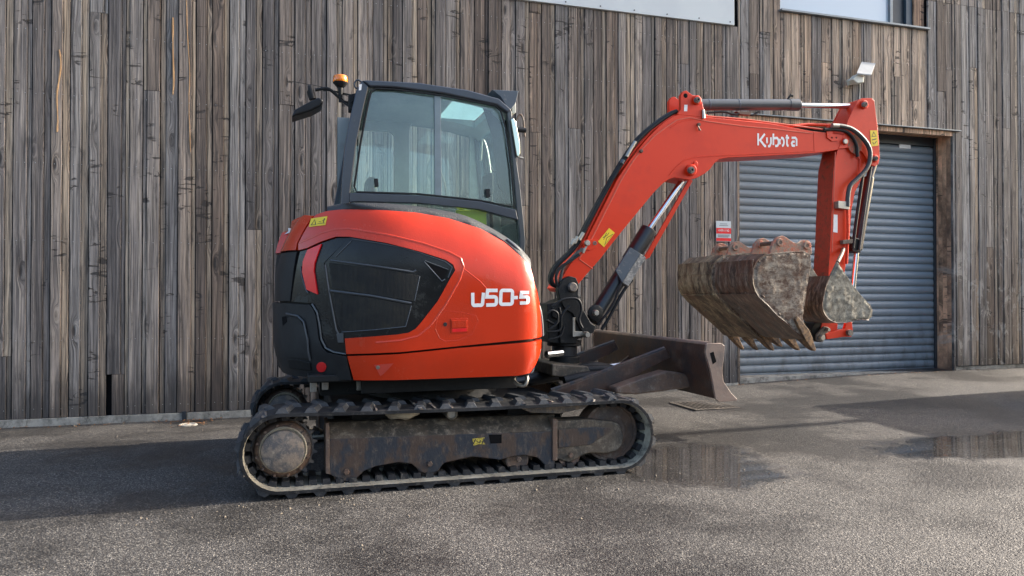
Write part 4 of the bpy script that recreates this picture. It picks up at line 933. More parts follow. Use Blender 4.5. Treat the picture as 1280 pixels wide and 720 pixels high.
fr_pts = [(631, 299), (645, 311), (658, 325), (668, 341), (676, 359), (681.5, 384), (683.5, 403), (684, 420)]
c = [surf_pt(*body_sz(a, b), 0.004) + Vector((0.012, 0.004, 0)) for a, b in fr_pts]
finish(tube_bm(spline(c, 5), 0.011, 8), 'edge_seal', 'guard', EX)
# sticker on the hood
def bsurf(s0, z0, ds, dz, out): return lambda u, v, o: surf_pt(s0 + ds * u, z0 + dz * v, out + o)
panel('warning_sticker', [(391, 273.5), (411, 270.5), (408.5, 281.5), (388.5, 284)], 'yellow', 0.0145, 0.002, 0.0)
def on_px(q, out):  # bilinear over a picture quad laid on the body: q = tl, tr, br, bl
    def fn(u, v, o):
        a_ = Vector(q[3]).lerp(Vector(q[2]), u); b_ = Vector(q[0]).lerp(Vector(q[1]), u); p_ = a_.lerp(b_, v); return surf_pt(*body_sz(p_.x, p_.y), out + o)
    return fn
fn = on_px([(391, 273.5), (411, 270.5), (408.5, 281.5), (388.5, 284)], 0.0150)
finish(strokes_bm([[(0.12, 0.2), (0.26, 0.8), (0.4, 0.2), (0.12, 0.2)], [(0.5, 0.25), (0.95, 0.25)], [(0.55, 0.5), (0.7, 0.42)], [(0.75, 0.55), (0.92, 0.7)], [(0.84, 0.3), (0.86, 0.8)]], 0.05, fn, 0.0003), 'sticker_print', 'ink', EX, smooth=0)
panel('round_badge', [(357.5, 291), (362.5, 285), (364, 286), (361, 293)], 'white', 0.0145, 0.002, 0)
prism('reflective_strip', [(348, 356), (350, 356), (349.5, 369), (347.5, 369)], 5.05, 5.06, 'yellow', EX, bev=0)
# model lettering U50-5
q = [(588, 361.5), (661, 361.5), (661, 382), (588, 384)]; fn = on_px(q, 0.0135)
st = [[(0.03, 0.80)] + arc(0.06, 0.22, 0.028, 0.12, 180, 270, 4) + [(0.15, 0.10)] + arc(0.17, 0.22, 0.028, 0.12, 270, 360, 4) + [(0.215, 0.80)],
      [(0.455, 0.93), (0.285, 0.93), (0.272, 0.56), (0.39, 0.56)] + arc(0.40, 0.42, 0.035, 0.14, 90, 0, 4) + arc(0.395, 0.23, 0.038, 0.13, 0, -90, 4) + [(0.26, 0.10)],
      [(0.535, 0.12)] + [(0.66, 0.12)] + arc(0.675, 0.25, 0.03, 0.13, 270, 360, 4) + arc(0.68, 0.80, 0.03, 0.13, 0, 90, 4) + [(0.555, 0.93)] + arc(0.545, 0.80, 0.032, 0.13, 90, 180, 4) + arc(0.535, 0.25, 0.03, 0.13, 180, 270, 4),
      [(0.735, 0.50), (0.80, 0.50)],
      [(0.985, 0.80), (0.865, 0.80), (0.855, 0.53), (0.93, 0.53)] + arc(0.945, 0.42, 0.026, 0.11, 90, 0, 4) + arc(0.942, 0.28, 0.028, 0.11, 0, -90, 4) + [(0.835, 0.17)]]
def sc_(st, ax=3.55): return [[(a * ax, b) for a, b in s] for s in st]
finish(strokes_bm(sc_(st), 0.20, lambda u, v, o: fn(u / 3.55, v, o), 0.0008), 'model_lettering', 'white', EX, smooth=0)
# clutter under the front of the body: hose loop, bracket
tube('hose', [P(640, 464, 4.6), P(644, 478, 4.55), P(655, 482, 4.5), (P(659, 474, 4.5)), P(657, 466, 4.55)], 0.012, 'zinc', EX, smooth_path=True)
box('step_bracket', P(400, 470, 4.75).x, P(470, 470, 4.75).x, 4.75, 5.0, 0.50, 0.60, 'cast', EX)
for k in (0, 1, 4): box('pipe_clamp', 0.12 + k * 0.07, 0.16 + k * 0.07, 4.70, 4.76, 0.53 + 0.01 * (k % 2), 0.59, 'zinc', EX, bev=0.004)

# ---------------- cab
CY = 5.10; CF = 6.08
CB = empty('cab', (1.0, 5.6, 0.66), parent=EX, label='dark blue cab with large tinted side window')
CB_ = CB
prism('rear_pillar', [(452.5, 100), (445, 114), (438, 145), (431.7, 181), (428, 220), (426, 262), (437, 262), (438, 240), (445.4, 181), (454.6, 135), (461, 108)], CY, CY + 0.07, 'cab_blue', CB, bev=0.008)
prism('roof_rail', [(452.5, 100), (462, 100), (523, 103), (584.5, 112), (624, 123), (640, 137), (635, 141), (621, 131), (554, 116.7), (493, 109), (462, 108)], CY - 0.012, CY + 0.06, 'cab_blue', CB, bev=0.012, segs=3)
prism('front_pillar', [(634, 139), (639.5, 138), (644, 187), (650.5, 233), (657, 300), (656, 330), (650, 330), (650, 294), (646, 262), (641, 202)], CY - 0.004, CY + 0.05, 'cyl', CB, bev=0.006)
prism('lower_rail', [(437, 241), (447, 241), (523, 244), (600, 251.5), (645, 262), (648, 275), (600, 262), (523, 254), (447, 252), (437, 253)], CY - 0.006, CY + 0.06, 'cab_blue', CB, bev=0.006)
GLO = [(470, 110), (493, 111), (548, 118), (621, 132), (628, 140), (633, 160), (640, 210), (643, 262), (600, 252), (523, 244), (444, 241), (442, 233), (450, 180), (459, 132), (463, 116)]
prism('side_window', GLO, CY + 0.030, CY + 0.036, 'glass', CB, bev=0)
c = [P(a, b, CY + 0.004) for a, b in [(470, 110.5), (493, 111.5), (548, 118.5), (619, 132), (626, 139), (632, 160), (639, 210), (642.5, 259), (600, 250.5), (523, 242.5), (446, 240), (443, 233), (450.5, 180), (459.5, 132), (463.5, 115)]]
finish(tube_bm(c, 0.007, 6, closed=True), 'window_seal', 'hose', CB)
prism('slider_bar', [(543, 117), (551, 118), (552, 246), (543.5, 245)], CY + 0.012, CY + 0.028, 'bar_grey', CB, bev=0.003)
for q in ([(468, 223), (472.5, 223), (473.5, 233), (469, 233.5)], [(607, 236), (612.5, 236), (613, 246), (608, 246.5)]): prism('window_catch', q, CY + 0.005, CY + 0.028, 'hose', CB, bev=0.002)
prism('lower_window', [(447, 253), (523, 255), (600, 263), (648, 276), (651, 330), (600, 320), (447, 300)], CY + 0.030, CY + 0.036, 'glass_dark', CB, bev=0)
# roof
rl = XZ([(452.5, 100), (462, 100), (523, 103), (584.5, 112), (624, 123), (640, 137)], CY)
x0r, x1r = rl[0][0], rl[-1][0]
hx0, hx1, hy0, hy1 = 0.0, 0.0, 0.0, 0.0
ha = P(552, 150, 5.6); hatch = (1.13, 1.44, 5.28, 5.86)
def roofz(X):
    for (a, za), (b, zb) in zip(rl, rl[1:]):
        if X <= b: return za + (zb - za) * (X - a) / (b - a)
    return rl[-1][1]
bm = bmesh.new(); xs_ = [x0r, 0.55, 0.75, 0.95, hatch[0], 1.28, hatch[1], x1r]; ys_ = [CY + 0.03, hatch[2], hatch[3], CF + 0.04]
def rz(X, Y): return roofz(X) - 0.012 + 0.03 * sin(pi * (Y - CY) / (CF - CY))
for lay, dz in ((0, 0.0), (1, -0.05)):
    g_ = [[bm.verts.new((X, Y, rz(X, Y) + dz)) for X in xs_] for Y in ys_]
    for j in range(3):
        for i in range(len(xs_) - 1):
            if j == 1 and hatch[0] - 1e-6 <= xs_[i] < hatch[1] - 1e-6: continue
            bm.faces.new((g_[j][i], g_[j][i + 1], g_[j + 1][i + 1], g_[j + 1][i]))
    if lay == 0: g0 = g_
def wallq(seq0, seq1):
    for i in range(len(seq0) - 1): bm.faces.new((seq0[i], seq0[i + 1], seq1[i + 1], seq1[i]))
per = lambda g: [g[0][i] for i in range(len(xs_))] + [g[j][-1] for j in (1, 2, 3)] + [g[3][i] for i in range(len(xs_) - 2, -1, -1)] + [g[2][0], g[1][0], g[0][0]]
wallq(per(g0), per(g_)); ih = xs_.index(hatch[0]); jh = xs_.index(hatch[1])
hole = lambda g: [g[1][i] for i in range(ih, jh + 1)] + [g[2][i] for i in range(jh, ih - 1, -1)] + [g[1][ih]]
wallq(hole(g0), hole(g_)); bmesh.ops.recalc_face_normals(bm, faces=bm.faces)
finish(bm, 'roof', 'trim', CB, smooth=30)
box('roof_window', hatch[0] + 0.001, hatch[1] - 0.001, hatch[2] + 0.001, hatch[3] - 0.001, 2.553, 2.559, 'milky', CB, bev=0)
# far side frame with two openings, rear frame, front posts
FZ0, FZ1 = 1.62, 2.56
xh = [P(440, 200, CF).x, P(493, 200, CF).x, P(511, 200, CF).x, P(586, 200, CF).x]; xe = 1.60; zt1, zt2, zb_ = P(470, 164, CF).z, P(550, 156, CF).z, P(500, 244, CF).z
def rhole(bm_, x0, x1, z0, z1, r=0.07): pass
def framed(name, x0, x1, z0, z1, holes, y0, y1, mat, r=0.06):
    """a plate with round-cornered openings, bridged along columns"""
    bm = bmesh.new()
    cols = []; prev = x0
    for (a, b, c, d) in holes:
        prism_bm([(prev, z0), (a, z0), (a, z1), (prev, z1)], y0, y1, bm)
        low = [(a, z0), (b, z0), (b, c + r)] + [(b - r + r * cos(t), c + r - r * sin(t)) for t in [i * pi / 12 for i in range(1, 7)]] + [(a + r - r * sin(t), c + r - r * cos(t)) for t in [i * pi / 12 for i in range(0, 6)]] + [(a, c + r)]
        hi_ = [(a, z1), (a, d - r)] + [(a + r - r * cos(t), d - r + r * sin(t)) for t in [i * pi / 12 for i in range(1, 7)]] + [(b - r + r * sin(t), d - r + r * cos(t)) for t in [i * pi / 12 for i in range(0, 6)]] + [(b, d - r), (b, z1)]
        prism_bm(low, y0, y1, bm); prism_bm(hi_, y0, y1, bm); prev = b
    prism_bm([(prev, z0), (x1, z0), (x1, z1), (prev, z1)], y0, y1, bm)
    bmesh.ops.remove_doubles(bm, verts=bm.verts, dist=1e-5)
    return finish(bm, name, mat, CB, smooth=30)
framed('door_side', 0.36, 1.56, 0.72, 2.55, [(xh[0], xh[1], zb_, zt1), (xh[2], xh[3], zb_ - 0.1, zt2)], CF - 0.03, CF + 0.01, 'trim')
prism('door_window', [(xh[0] - .01, zb_ - 0.12), (xh[3] + .01, zb_ - 0.12), (xh[3] + .01, zt2 + 0.01), (xh[0] - .01, zt2 + .01)], CF + 0.012, CF + 0.017, 'glass', CB, bev=0, world=True)
# rear wall of the cab: posts and pane
def rearx(z): # lean of the rear face
    return P(452.5, 100, CY).x + (P(427, 257, CY).x - P(452.5, 100, CY).x) * (2.585 - z) / (2.585 - 1.73)
def quadbox(name, prs, y0, y1, mat, th=0.03, bev=0.004):
    bm = bmesh.new(); prism_bm(prs, y0, y1, bm); return finish(bm, name, mat, CB, bev=bev)
for (za, zb2) in ((2.48, 2.56), (1.2, 1.74)): quadbox('rear_rail', [(rearx(za), za), (rearx(za) + 0.04, za), (rearx(zb2) + 0.04, zb2), (rearx(zb2), zb2)], CY + 0.05, CF, 'cab_blue')
quadbox('rear_pillar', [(rearx(1.2) - 0.03, 1.2), (rearx(1.2) + 0.05, 1.2), (rearx(2.56) + 0.05, 2.56), (rearx(2.56) - 0.0, 2.56)], CF - 0.06, CF + 0.01, 'cab_blue')
quadbox('rear_window', [(rearx(1.742) + 0.012, 1.742), (rearx(1.742) + 0.018, 1.742), (rearx(2.478) + 0.018, 2.478), (rearx(2.478) + 0.012, 2.478)], CY + 0.072, CF - 0.062, 'glass', bev=0)
# front of the cab
fx = lambda z: 1.50 + (2.56 - z) * 0.085
quadbox('front_pillar', [(fx(0.8) - 0.02, 0.8), (fx(0.8) + 0.03, 0.8), (fx(2.55) + 0.03, 2.55), (fx(2.55) - 0.03, 2.55)], CF - 0.05, CF + 0.01, 'cab_blue')
quadbox('windscreen', [(fx(0.9), 0.9), (fx(0.9) + 0.006, 0.9), (fx(2.53) + 0.006, 2.53), (fx(2.53), 2.53)], CY + 0.052, CF - 0.052, 'glass', bev=0)
for (za, zb2) in ((2.50, 2.56), (0.66, 0.9), (1.66, 1.70)): quadbox('front_rail', [(fx(za) - 0.012, za), (fx(za) + 0.022, za), (fx(zb2) + 0.022, zb2), (fx(zb2) - 0.012, zb2)], CY + 0.053, CF - 0.053, 'cab_blue')
box('cab_floor', 0.42, 1.6, CY + 0.06, CF - 0.04, 0.68, 0.74, 'cast', CB)
box('cab_side_panel', 0.42, 1.5, CY + 0.01, CY + 0.028, 0.70, 1.45, 'cast', CB)
# seat and controls
bm = bmesh.new(); prism_bm([(0.66, 1.30), (0.78, 1.28), (0.72, 1.65), (0.64, 1.84), (0.56, 1.84), (0.58, 1.6)], 5.38, 5.82, bm); finish(bm, 'seat_back', 'seat', CB, bev=0.03, segs=3)
bm = bmesh.new(); prism_bm([(0.53, 1.86), (0.62, 1.86), (0.61, 2.0), (0.54, 2.0)], 5.50, 5.72, bm); finish(bm, 'headrest', 'seat', CB, bev=0.03, segs=3)
box('seat_base', 0.68, 1.16, 5.38, 5.82, 1.16, 1.30, 'seat', CB, bev=0.03)
box('console', 0.75, 1.25, 5.20, 5.32, 1.0, 1.55, 'trim', CB, bev=0.02); box('console', 0.75, 1.25, 5.86, 5.98, 1.0, 1.55, 'trim', CB, bev=0.02)
for yy in (5.26, 5.92): tube('joystick', [(1.18, yy, 1.55), (1.20, yy, 1.68), (1.19, yy, 1.80)], [0.012, 0.012, 0.026], 'hose', CB)
box('display', 1.38, 1.42, 5.20, 5.38, 1.86, 2.02, 'hose', CB, bev=0.01); tube('display_stalk', [(1.44, 5.28, 1.2), (1.42, 5.28, 1.9)], 0.014, 'hose', CB)
tube('grab_rail', [P(601, 200, 5.3), P(603, 175, 5.3), P(609, 190, 5.3), P(614, 225, 5.3)], 0.010, 'zinc', CB, smooth_path=True)
tube('wiper', [P(625, 240, 5.7), P(622, 200, 5.72), P(614, 172, 5.75)], 0.007, 'hose', CB, smooth_path=True)
tube('cable', [P(612, 205, 5.4), P(618, 215, 5.4), P(627, 209, 5.4), P(623, 232, 5.4), P(634, 244, 5.4)], 0.006, 'hose', CB, smooth_path=True)
prism('sun_blind', [(600, 122), (634, 140), (640, 200), (644, 258), (634, 256), (622, 225), (616, 170)], 5.34, 5.36, 'hose', CB, bev=0.0)
# hi-vis vest lying behind the lower glass
bm = bmesh.new(); c = [P(569, 263, 5.22), P(606, 264, 5.22), P(607, 281, 5.2), P(592, 279, 5.18), P(570, 268, 5.2)]; prism_bm([(p.x, p.z) for p in c], 5.17, 5.21, bm)
finish(bm, 'hi_vis_vest', 'hivis', label='bright yellow hi-vis vest lying inside the cab behind the lower glass', cat='vest', bev=0.006)
prism('document_box', [(608, 266), (625, 268), (627, 292), (613, 287)], 5.3, 5.4, 'alu', CB)
# work lamp visor, mirrors, beacon
prism('lamp_visor', [(615, 112), (648.5, 113.5), (644.5, 129), (637, 139), (632, 131), (626, 121)], CY + 0.02, CY + 0.30, 'guard', CB, bev=0.004)
prism('work_lamp', [(640, 128), (645, 127), (645, 141), (640, 142)], CY + 0.05, CY + 0.2, 'lampwhite', CB)
tube('mirror_arm', [P(645, 150, CY), P(650, 143, CY), P(654, 150, CY), P(656, 171, CY)], 0.007, 'rusty', CB, smooth_path=True)
tube('mirror_knob', [P(646, 162, CY), P(657, 163, CY)], 0.019, 'hose', CB)
prism('front_mirror', [(638.5, 149), (642, 147), (645, 152), (650, 178), (650.5, 192), (648, 197), (645.5, 194)], CY - 0.03, CY + 0.0, 'mirror', CB, bev=0.006)
tube('mirror_bolt', [P(650, 197, CY), P(654, 198, CY)], 0.009, 'zinc', CB)
YR = CY + 0.25
tube('mirror_arm', [P(442, 127, CY + 0.05), P(432, 128, YR), P(424, 122, YR), P(410, 111, YR), P(394, 112.5, YR)], 0.011, 'cast', CB, smooth_path=True)
tube('mirror_arm', [P(444, 120, CY + 0.05), P(430, 117, YR), P(412, 113, YR), P(404, 113, YR)], 0.006, 'cast', CB, smooth_path=True)
tube('mirror_knob', [P(385, 111, YR), P(387, 111, YR), P(391, 124, YR)], [0.03, 0.034, 0.026], 'hose', CB)
bm = bmesh.new(); prism_bm(XZ([(364.5, 146), (368, 137), (386, 127), (399, 121), (405, 125), (401, 132), (390, 138)], YR - 0.07), YR - 0.07, YR + 0.12, bm); finish(bm, 'rear_mirror', 'hose', CB, bev=0.015, segs=3)
tube('aerial', [P(361, 101, YR), P(400, 108, YR), P(440, 122, YR)], 0.0022, 'hose', CB, seg=5)
c = P(425.5, 104, YR)
def vlathe(name, prof, cc, mat, par, seg=24):
    bm = lathe_bm([(r_, -h_) for r_, h_ in prof], (0, 0), seg); bmesh.ops.rotate(bm, verts=bm.verts, matrix=Matrix.Rotation(pi / 2, 3, 'X') @ Matrix.Rotation(pi, 3, 'Z') if False else Matrix.Rotation(-pi / 2, 3, 'X')); bmesh.ops.translate(bm, verts=bm.verts, vec=cc); return finish(bm, name, mat, par)
vlathe('beacon_base', [(0, -0.03), (0.025, -0.03), (0.05, -0.004), (0.053, 0.004), (0, 0.004)], c, 'hose', CB)
vlathe('beacon_lens', [(0.049, 0.005), (0.052, 0.012), (0.050, 0.045), (0.044, 0.052), (0, 0.054)], c, 'amber', CB)
tube('beacon_stem', [c + Vector((0, 0, -0.02)), c + Vector((0, 0, -0.135))], [0.019, 0.012], 'cast', CB); tube('beacon_bracket', [c + Vector((0, 0, -0.12)), P(441, 136, CY + 0.05)], 0.008, 'cast', CB)
prism('hinge_bracket', [(436, 118), (446, 116), (444, 140), (436, 138)], CY + 0.07, CY + 0.14, 'cast', CB)
tube('lifting_eye', [P(452, 108, CY + 0.05), P(445, 110, CY + 0.05), P(443, 104, CY + 0.05), P(447, 100, CY + 0.05), P(453, 103, CY + 0.05)], 0.006, 'cab_blue', CB, smooth_path=True)
prism('small_label', [(449, 105.5), (452.5, 105), (451.5, 112.5), (448.5, 113)], CY - 0.002, CY, 'white', CB, bev=0)

# ---------------- swing post and blade
SW = empty('swing_post', (1.75, MY, 0.6), parent=EX)
Y0, Y1 = 5.08, 5.42
prism('casting', [(690, 385), (702, 376), (715, 372), (728, 382), (733, 400), (740, 412), (736, 420), (722, 424), (722, 430), (700, 430), (698, 400), (690, 396)], Y0 + 0.02, Y1 - 0.02, 'cast', SW, bev=0.01)
for yy in (Y0, Y1 - 0.06): prism('lug_plate', [(703, 350), (712, 345), (720, 347), (724, 356), (723, 368), (730, 388), (739, 404), (745, 408), (742, 416), (733, 418), (726, 412), (716, 392), (706, 386), (700, 374), (697, 362)], yy, yy + 0.06, 'cast', SW, bev=0.006)
cc = P(712, 438, Y0 + 0.06)
for (ra_, h0, h1, mt) in ((0.115, -0.10, -0.05, 'cast'), (0.095, -0.05, 0.03, 'cyl_black'), (0.13, 0.03, 0.07, 'cast'), (0.07, 0.07, 0.14, 'cast'), (0.13, -0.13, -0.10, 'frame_top')):
    vlathe('swing_hub', [(0, h0), (ra_ - 0.004, h0), (ra_, h0 + 0.004), (ra_, h1 - 0.004), (ra_ - 0.004, h1), (0, h1)], Vector((cc.x, MY, cc.z)), mt, SW)
pin('pivot_pin', 715, 359, Y0, 0.035, 'hub', SW, hole=False); pin('pivot_pin', 744, 391, Y0 - 0.02, 0.022, 'zinc', SW, hole=False)
prism('hose_clamp_plate', [(716, 397), (719, 397), (719, 414), (732, 415), (732, 419), (727, 420), (716, 421)], Y0 - 0.02, Y0 - 0.012, 'zinc', SW, bev=0.002)
pin('grease_fitting', 731, 418, Y0 - 0.03, 0.022, 'zinc', SW, depth=0.06, hole=False)
tube('swing_rod', [P(683, 443, 4.95), P(702, 441, 5.0)], 0.025, 'chrome', SW)
prism('front_bracket', [(684, 380), (700, 378), (702, 430), (686, 428)], 5.12, 5.40, 'cast', SW, bev=0.006)
prism('swing_base', [(690, 455), (735, 458), (740, 468), (720, 474), (690, 470)], 4.92, 5.5, 'frame_top', SW, bev=0.01)
for k, (pp, rr, yy) in enumerate([([(683, 400), (694, 405), (700, 395), (699, 384)], 0.010, 5.04), ([(684, 415), (700, 412), (702, 395), (712, 382)], 0.009, 5.02), ([(690, 383), (705, 374), (722, 374), (727, 386), (724, 400), (728, 410)], 0.009, 5.02), ([(685, 425), (700, 420), (705, 408)], 0.008, 5.05), ([(684, 392), (690, 388), (697, 392), (696, 404), (686, 412)], 0.008, 5.0)]):
    tube('hose', [P(a, b, yy) for a, b in pp], rr, 'hose', SW, smooth_path=True)
for k, (pp, yy) in enumerate([([(700, 470), (730, 463), (760, 462), (790, 468)], 5.0), ([(705, 476), (735, 470), (765, 470), (785, 476)], 4.9), ([(700, 466), (740, 458), (775, 464)], 5.15)]):
    tube('hose', [P(a, b, yy) for a, b in pp], 0.035, 'hose', SW, smooth_path=True)

BL = empty('dozer_blade', (2.65, MY, 0.44), parent=EX, label='brown steel dozer blade raised off the ground')
NY = 4.30
cs = XZ([(885, 431), (883.5, 445), (886, 462), (891, 482), (896, 499)], NY); fr_ = [(a + 0.035 + 0.01 * i, b) for i, (a, b) in enumerate(reversed(cs))]
prism('mouldboard', cs + fr_[::-1][::-1], NY + 0.022, 6.2, 'blade', BL, bev=0.003, world=True)
endp = [(883, 431), (886, 429), (901.5, 429), (906, 432), (905, 447), (903, 462), (904.6, 477), (914, 491), (922, 499), (921, 501), (899, 502.5), (895, 499), (888, 462), (882, 441)]
prism('end_plate', endp, NY - 0.0, NY + 0.02, 'blade_edge', BL, bev=0.003)
ep = XZ(endp, NY); prism('end_plate', ep, 6.201, 6.22, 'blade_edge', BL, bev=0.003, world=True)
prism('slot', [(887.5, 441.5), (892, 439.5), (895.5, 452), (891, 455.5)], NY - 0.0012, NY, 'void', BL, bev=0)
for x_ in (883.5, 889.5): prism('mark', [(x_ - 2, 476), (x_ + 2.2, 475.5), (x_ + 2.4, 481), (x_ - 1.6, 481)], NY + 0.019 - 0.3, NY - 0.279, 'white', BL, bev=0) if False else None
c0 = Vector((cs[0][0], 0, cs[0][1])); tube('top_rail', [(c0.x + 0.02, NY + 0.022, c0.z), (c0.x + 0.02, 6.2, c0.z)], 0.02, 'blade_edge', BL)
for yy in (4.76, 5.62):                              # push arms from the chassis to the blade
    k0 = XZ([(690, 490), (722, 478), (790, 452), (832, 436), (838, 447), (806, 463), (778, 480), (765, 493), (700, 499)], 4.76)
    prism('push_arm', [(min(a, cs[2][0] + 0.005), b) for a, b in k0], yy, yy + 0.035, 'blade', BL, bev=0.004, world=True)
    r0 = XZ([(690, 489), (722, 478), (790, 452), (832, 436)], 4.76)
    finish(tube_bm([(a, yy + 0.017, b) for a, b in r0], 0.018, 6), 'arm_flange', 'frame', BL)
A1 = P(775, 484, 4.70); B1 = P(868, 480, 4.40)
tube('cross_beam', [(2.25, 4.79, A1.z + 0.015), (2.25, 5.62, A1.z + 0.015)], 0.05, 'blade', BL)
bm = bmesh.new(); q = [P(a, b, 4.62) for a, b in [(770, 485), (800, 474), (834, 464), (856, 467), (869, 477), (862, 485), (795, 493.5), (770, 492)]]
prism_bm([(p.x, p.z) for p in q], 4.62, 4.755, bm); finish(bm, 'foot_beam', 'rusty', BL, bev=0.015, segs=3)
prism('gusset', [(768, 459), (792, 440), (795, 434), (797, 452), (790, 458), (762, 468)], 5.5, 5.53, 'blade', BL)
tube('blade_cylinder', [(1.55, MY, 0.48), (2.2, MY, 0.56)], 0.05, 'cyl_black', BL); tube('blade_cylinder_rod', [(2.2, MY, 0.56), (2.6, MY, 0.6)], 0.022, 'chrome', BL)

# ---------------- boom
BMY0, BMY1 = 5.14, 5.36
BO = empty('boom', (1.8, MY, 1.2), parent=EX)
bpx = [(696, 360), (704, 345), (712, 331), (722, 318), (733, 301), (752, 263), (773, 222), (790, 197), (801, 183), (811, 171), (821, 161), (831, 152), (842, 145), (852, 142), (880, 146), (960, 154), (1017, 164), (1037, 166), (1050, 168), (1059, 170), (1062, 177), (1060, 183), (1043, 188), (1017, 191.5), (958, 195), (910, 197), (899, 199), (893, 204), (888, 211), (881, 217), (872, 222), (862, 225), (851, 223), (843, 222), (836, 224), (829, 229), (817, 241), (803, 258), (785, 280), (768, 301), (750, 324), (735, 341), (724, 354), (721, 362), (712, 366), (700, 364)]
prism('main_beam', bpx, BMY0, BMY1, 'boom_red', BO, bev=0.004)
def seam(pts, r, mat='boom_red', Y=BMY0, par=None, name='weld_seam'):
    return finish(tube_bm([P(a, b, Y + r * 0.2) for a, b in pts], r, 6), name, mat, par or BO)
seam([(724, 323), (741, 296), (760, 258), (776, 226), (790, 203), (803, 186), (818, 170), (834, 158), (846, 150), (862, 147), (885, 152), (930, 158), (965, 161), (1016, 167)], 0.006, 'rim_red', name='flange_edge')
seam([(838, 160), (850, 152), (868, 149), (890, 153)], 0.004); seam([(836.5, 219), (845, 209), (856, 200), (872, 196), (900, 194.5), (1016, 189)], 0.005)
seam([(1017, 165), (1018, 190)], 0.004); seam([(724, 324), (741, 336)], 0.005, 'rim_red')
pin('cylinder_pin', 863, 213, BMY0, 0.045, 'boom_red', BO, hole=False); pin('pin_end', 863, 213, BMY0 - 0.028, 0.027, 'hub', BO)
pin('bolt', 869, 205, BMY0, 0.02, 'boom_red', BO, depth=0.012, hole=False)
for (a, b) in ((873, 156), (801, 189)): pin('bolt', a, b, BMY0 - 0.001, 0.014, 'rusty', BO, depth=0.018, hole=False)
tube('hook', [P(874, 163, BMY0 - 0.012), P(873, 158, BMY0 - 0.02), P(875.5, 163, BMY0 - 0.02)], 0.006, 'rusty', BO)
lug = [(846, 143), (851, 137), (851, 119), (854, 114), (858, 113), (862, 116), (866, 119), (872, 119.5), (877, 123), (878, 129), (880.5, 139), (883, 147)]
farlug = [(a - 0, b) for a, b in [(846, 143), (850, 130), (851, 119), (854, 114), (858, 113), (862, 116), (866, 119), (872, 119.5), (877, 123), (878, 129), (880.5, 139), (883, 147)]]
prism('cylinder_lug', lug, BMY0 - 0.002, BMY0 + 0.035, 'boom_red', BO, bev=0.004); prism('cylinder_lug', XZ(lug, BMY0), BMY1 - 0.035, BMY1 + 0.002, 'boom_red', BO, bev=0.004, world=True)
pin('pin_boss', 870.5, 125.5, BMY0 - 0.002, 0.036, 'boom_red', BO, hole=False, depth=0.02); pin('pin_end', 870.5, 125.5, BMY0 - 0.02, 0.023, 'hub', BO); pin('lug_hole', 857, 119.5, BMY0 - 0.0024, 0.018, 'void', BO, depth=0.001, hole=False)
prism('small_label', [(855.5, 131), (859.5, 131), (859, 139), (855, 139)], BMY0 - 0.0035, BMY0 - 0.002, 'white', BO, bev=0)
pin('boom_foot_boss', 713, 356, BMY0, 0.045, 'boom_red', BO, hole=False, depth=0.012)
tube('grease_fitting', [P(879, 137, BMY0 - 0.01), P(879.5, 148, BMY0 - 0.01)], [0.010, 0.013], 'zinc', BO)
# hydraulic pipes along the top of the boom
def dpath(pts, Y): return [P(a, b, Y) for a, b in pts]
tube('pipe', dpath([(884, 149), (940, 153.5), (985, 158), (1010, 155.5), (1042, 156.5)], BMY0 + 0.05), 0.013, 'boom_red', BO)
tube('pipe', dpath([(720, 320), (742, 275), (770, 219), (792, 189), (815, 163), (840, 145), (860, 142), (884, 145)], BMY0 + 0.03), 0.010, 'boom_red', BO)
tube('pipe', dpath([(868, 144), (930, 149), (1000, 158), (1030, 162)], BMY0 + 0.02), 0.007, 'rim_red', BO)
for k, (oy, rr) in enumerate([(0.0, 0.017), (0.034, 0.016), (0.066, 0.015)]):
    sh = k * 1.2 - 3.5
    tube('hose', dpath([(700 + sh, 358), (689 - sh * 0.5, 355), (686 - sh, 346), (692 - sh, 333), (706 - sh, 319), (718 - sh, 305), (731 - sh, 280), (748 - sh, 249), (765 - sh, 219), (781 - sh, 193), (797 - sh, 172), (818 - sh, 154), (836 - sh, 142), (846, 139)], BMY0 + 0.03 + oy), rr, 'hose', BO, smooth_path=True)
tube('hose', dpath([(728, 311), (715, 322), (704, 335), (700, 352)], BMY0 - 0.02), 0.012, 'hose_grey', BO, smooth_path=True)
tube('hose', dpath([(724, 318), (712, 327), (701, 334), (695, 346), (698, 362)], BMY0 - 0.035), 0.012, 'hose', BO, smooth_path=True)
for (a, b, c2, d) in [(788, 187, 794, 177), (783, 196, 788, 187), (724, 300, 729, 291), (718, 304, 722, 296), (728, 316, 733, 307), (714, 306, 718, 299)]:
    tube('hose_coupling', dpath([(a, b), (c2, d)], BMY0 + 0.005), 0.015, 'zinc', BO)
tube('hose_coupling', dpath([(777, 204), (779, 200)], BMY0 + 0.0), 0.016, 'guard', BO)
pin('clamp_bolt', 733, 304, BMY0, 0.022, 'zinc', BO, depth=0.03, hole=False); pin('clamp_bolt', 743, 304, BMY0, 0.016, 'hub', BO, depth=0.015)
prism('clamp_plate', [(727, 302), (735, 299), (748, 300), (746, 309), (738, 313), (731, 312)], BMY0 - 0.008, BMY0 - 0.0005, 'boom_red', BO, bev=0.002)
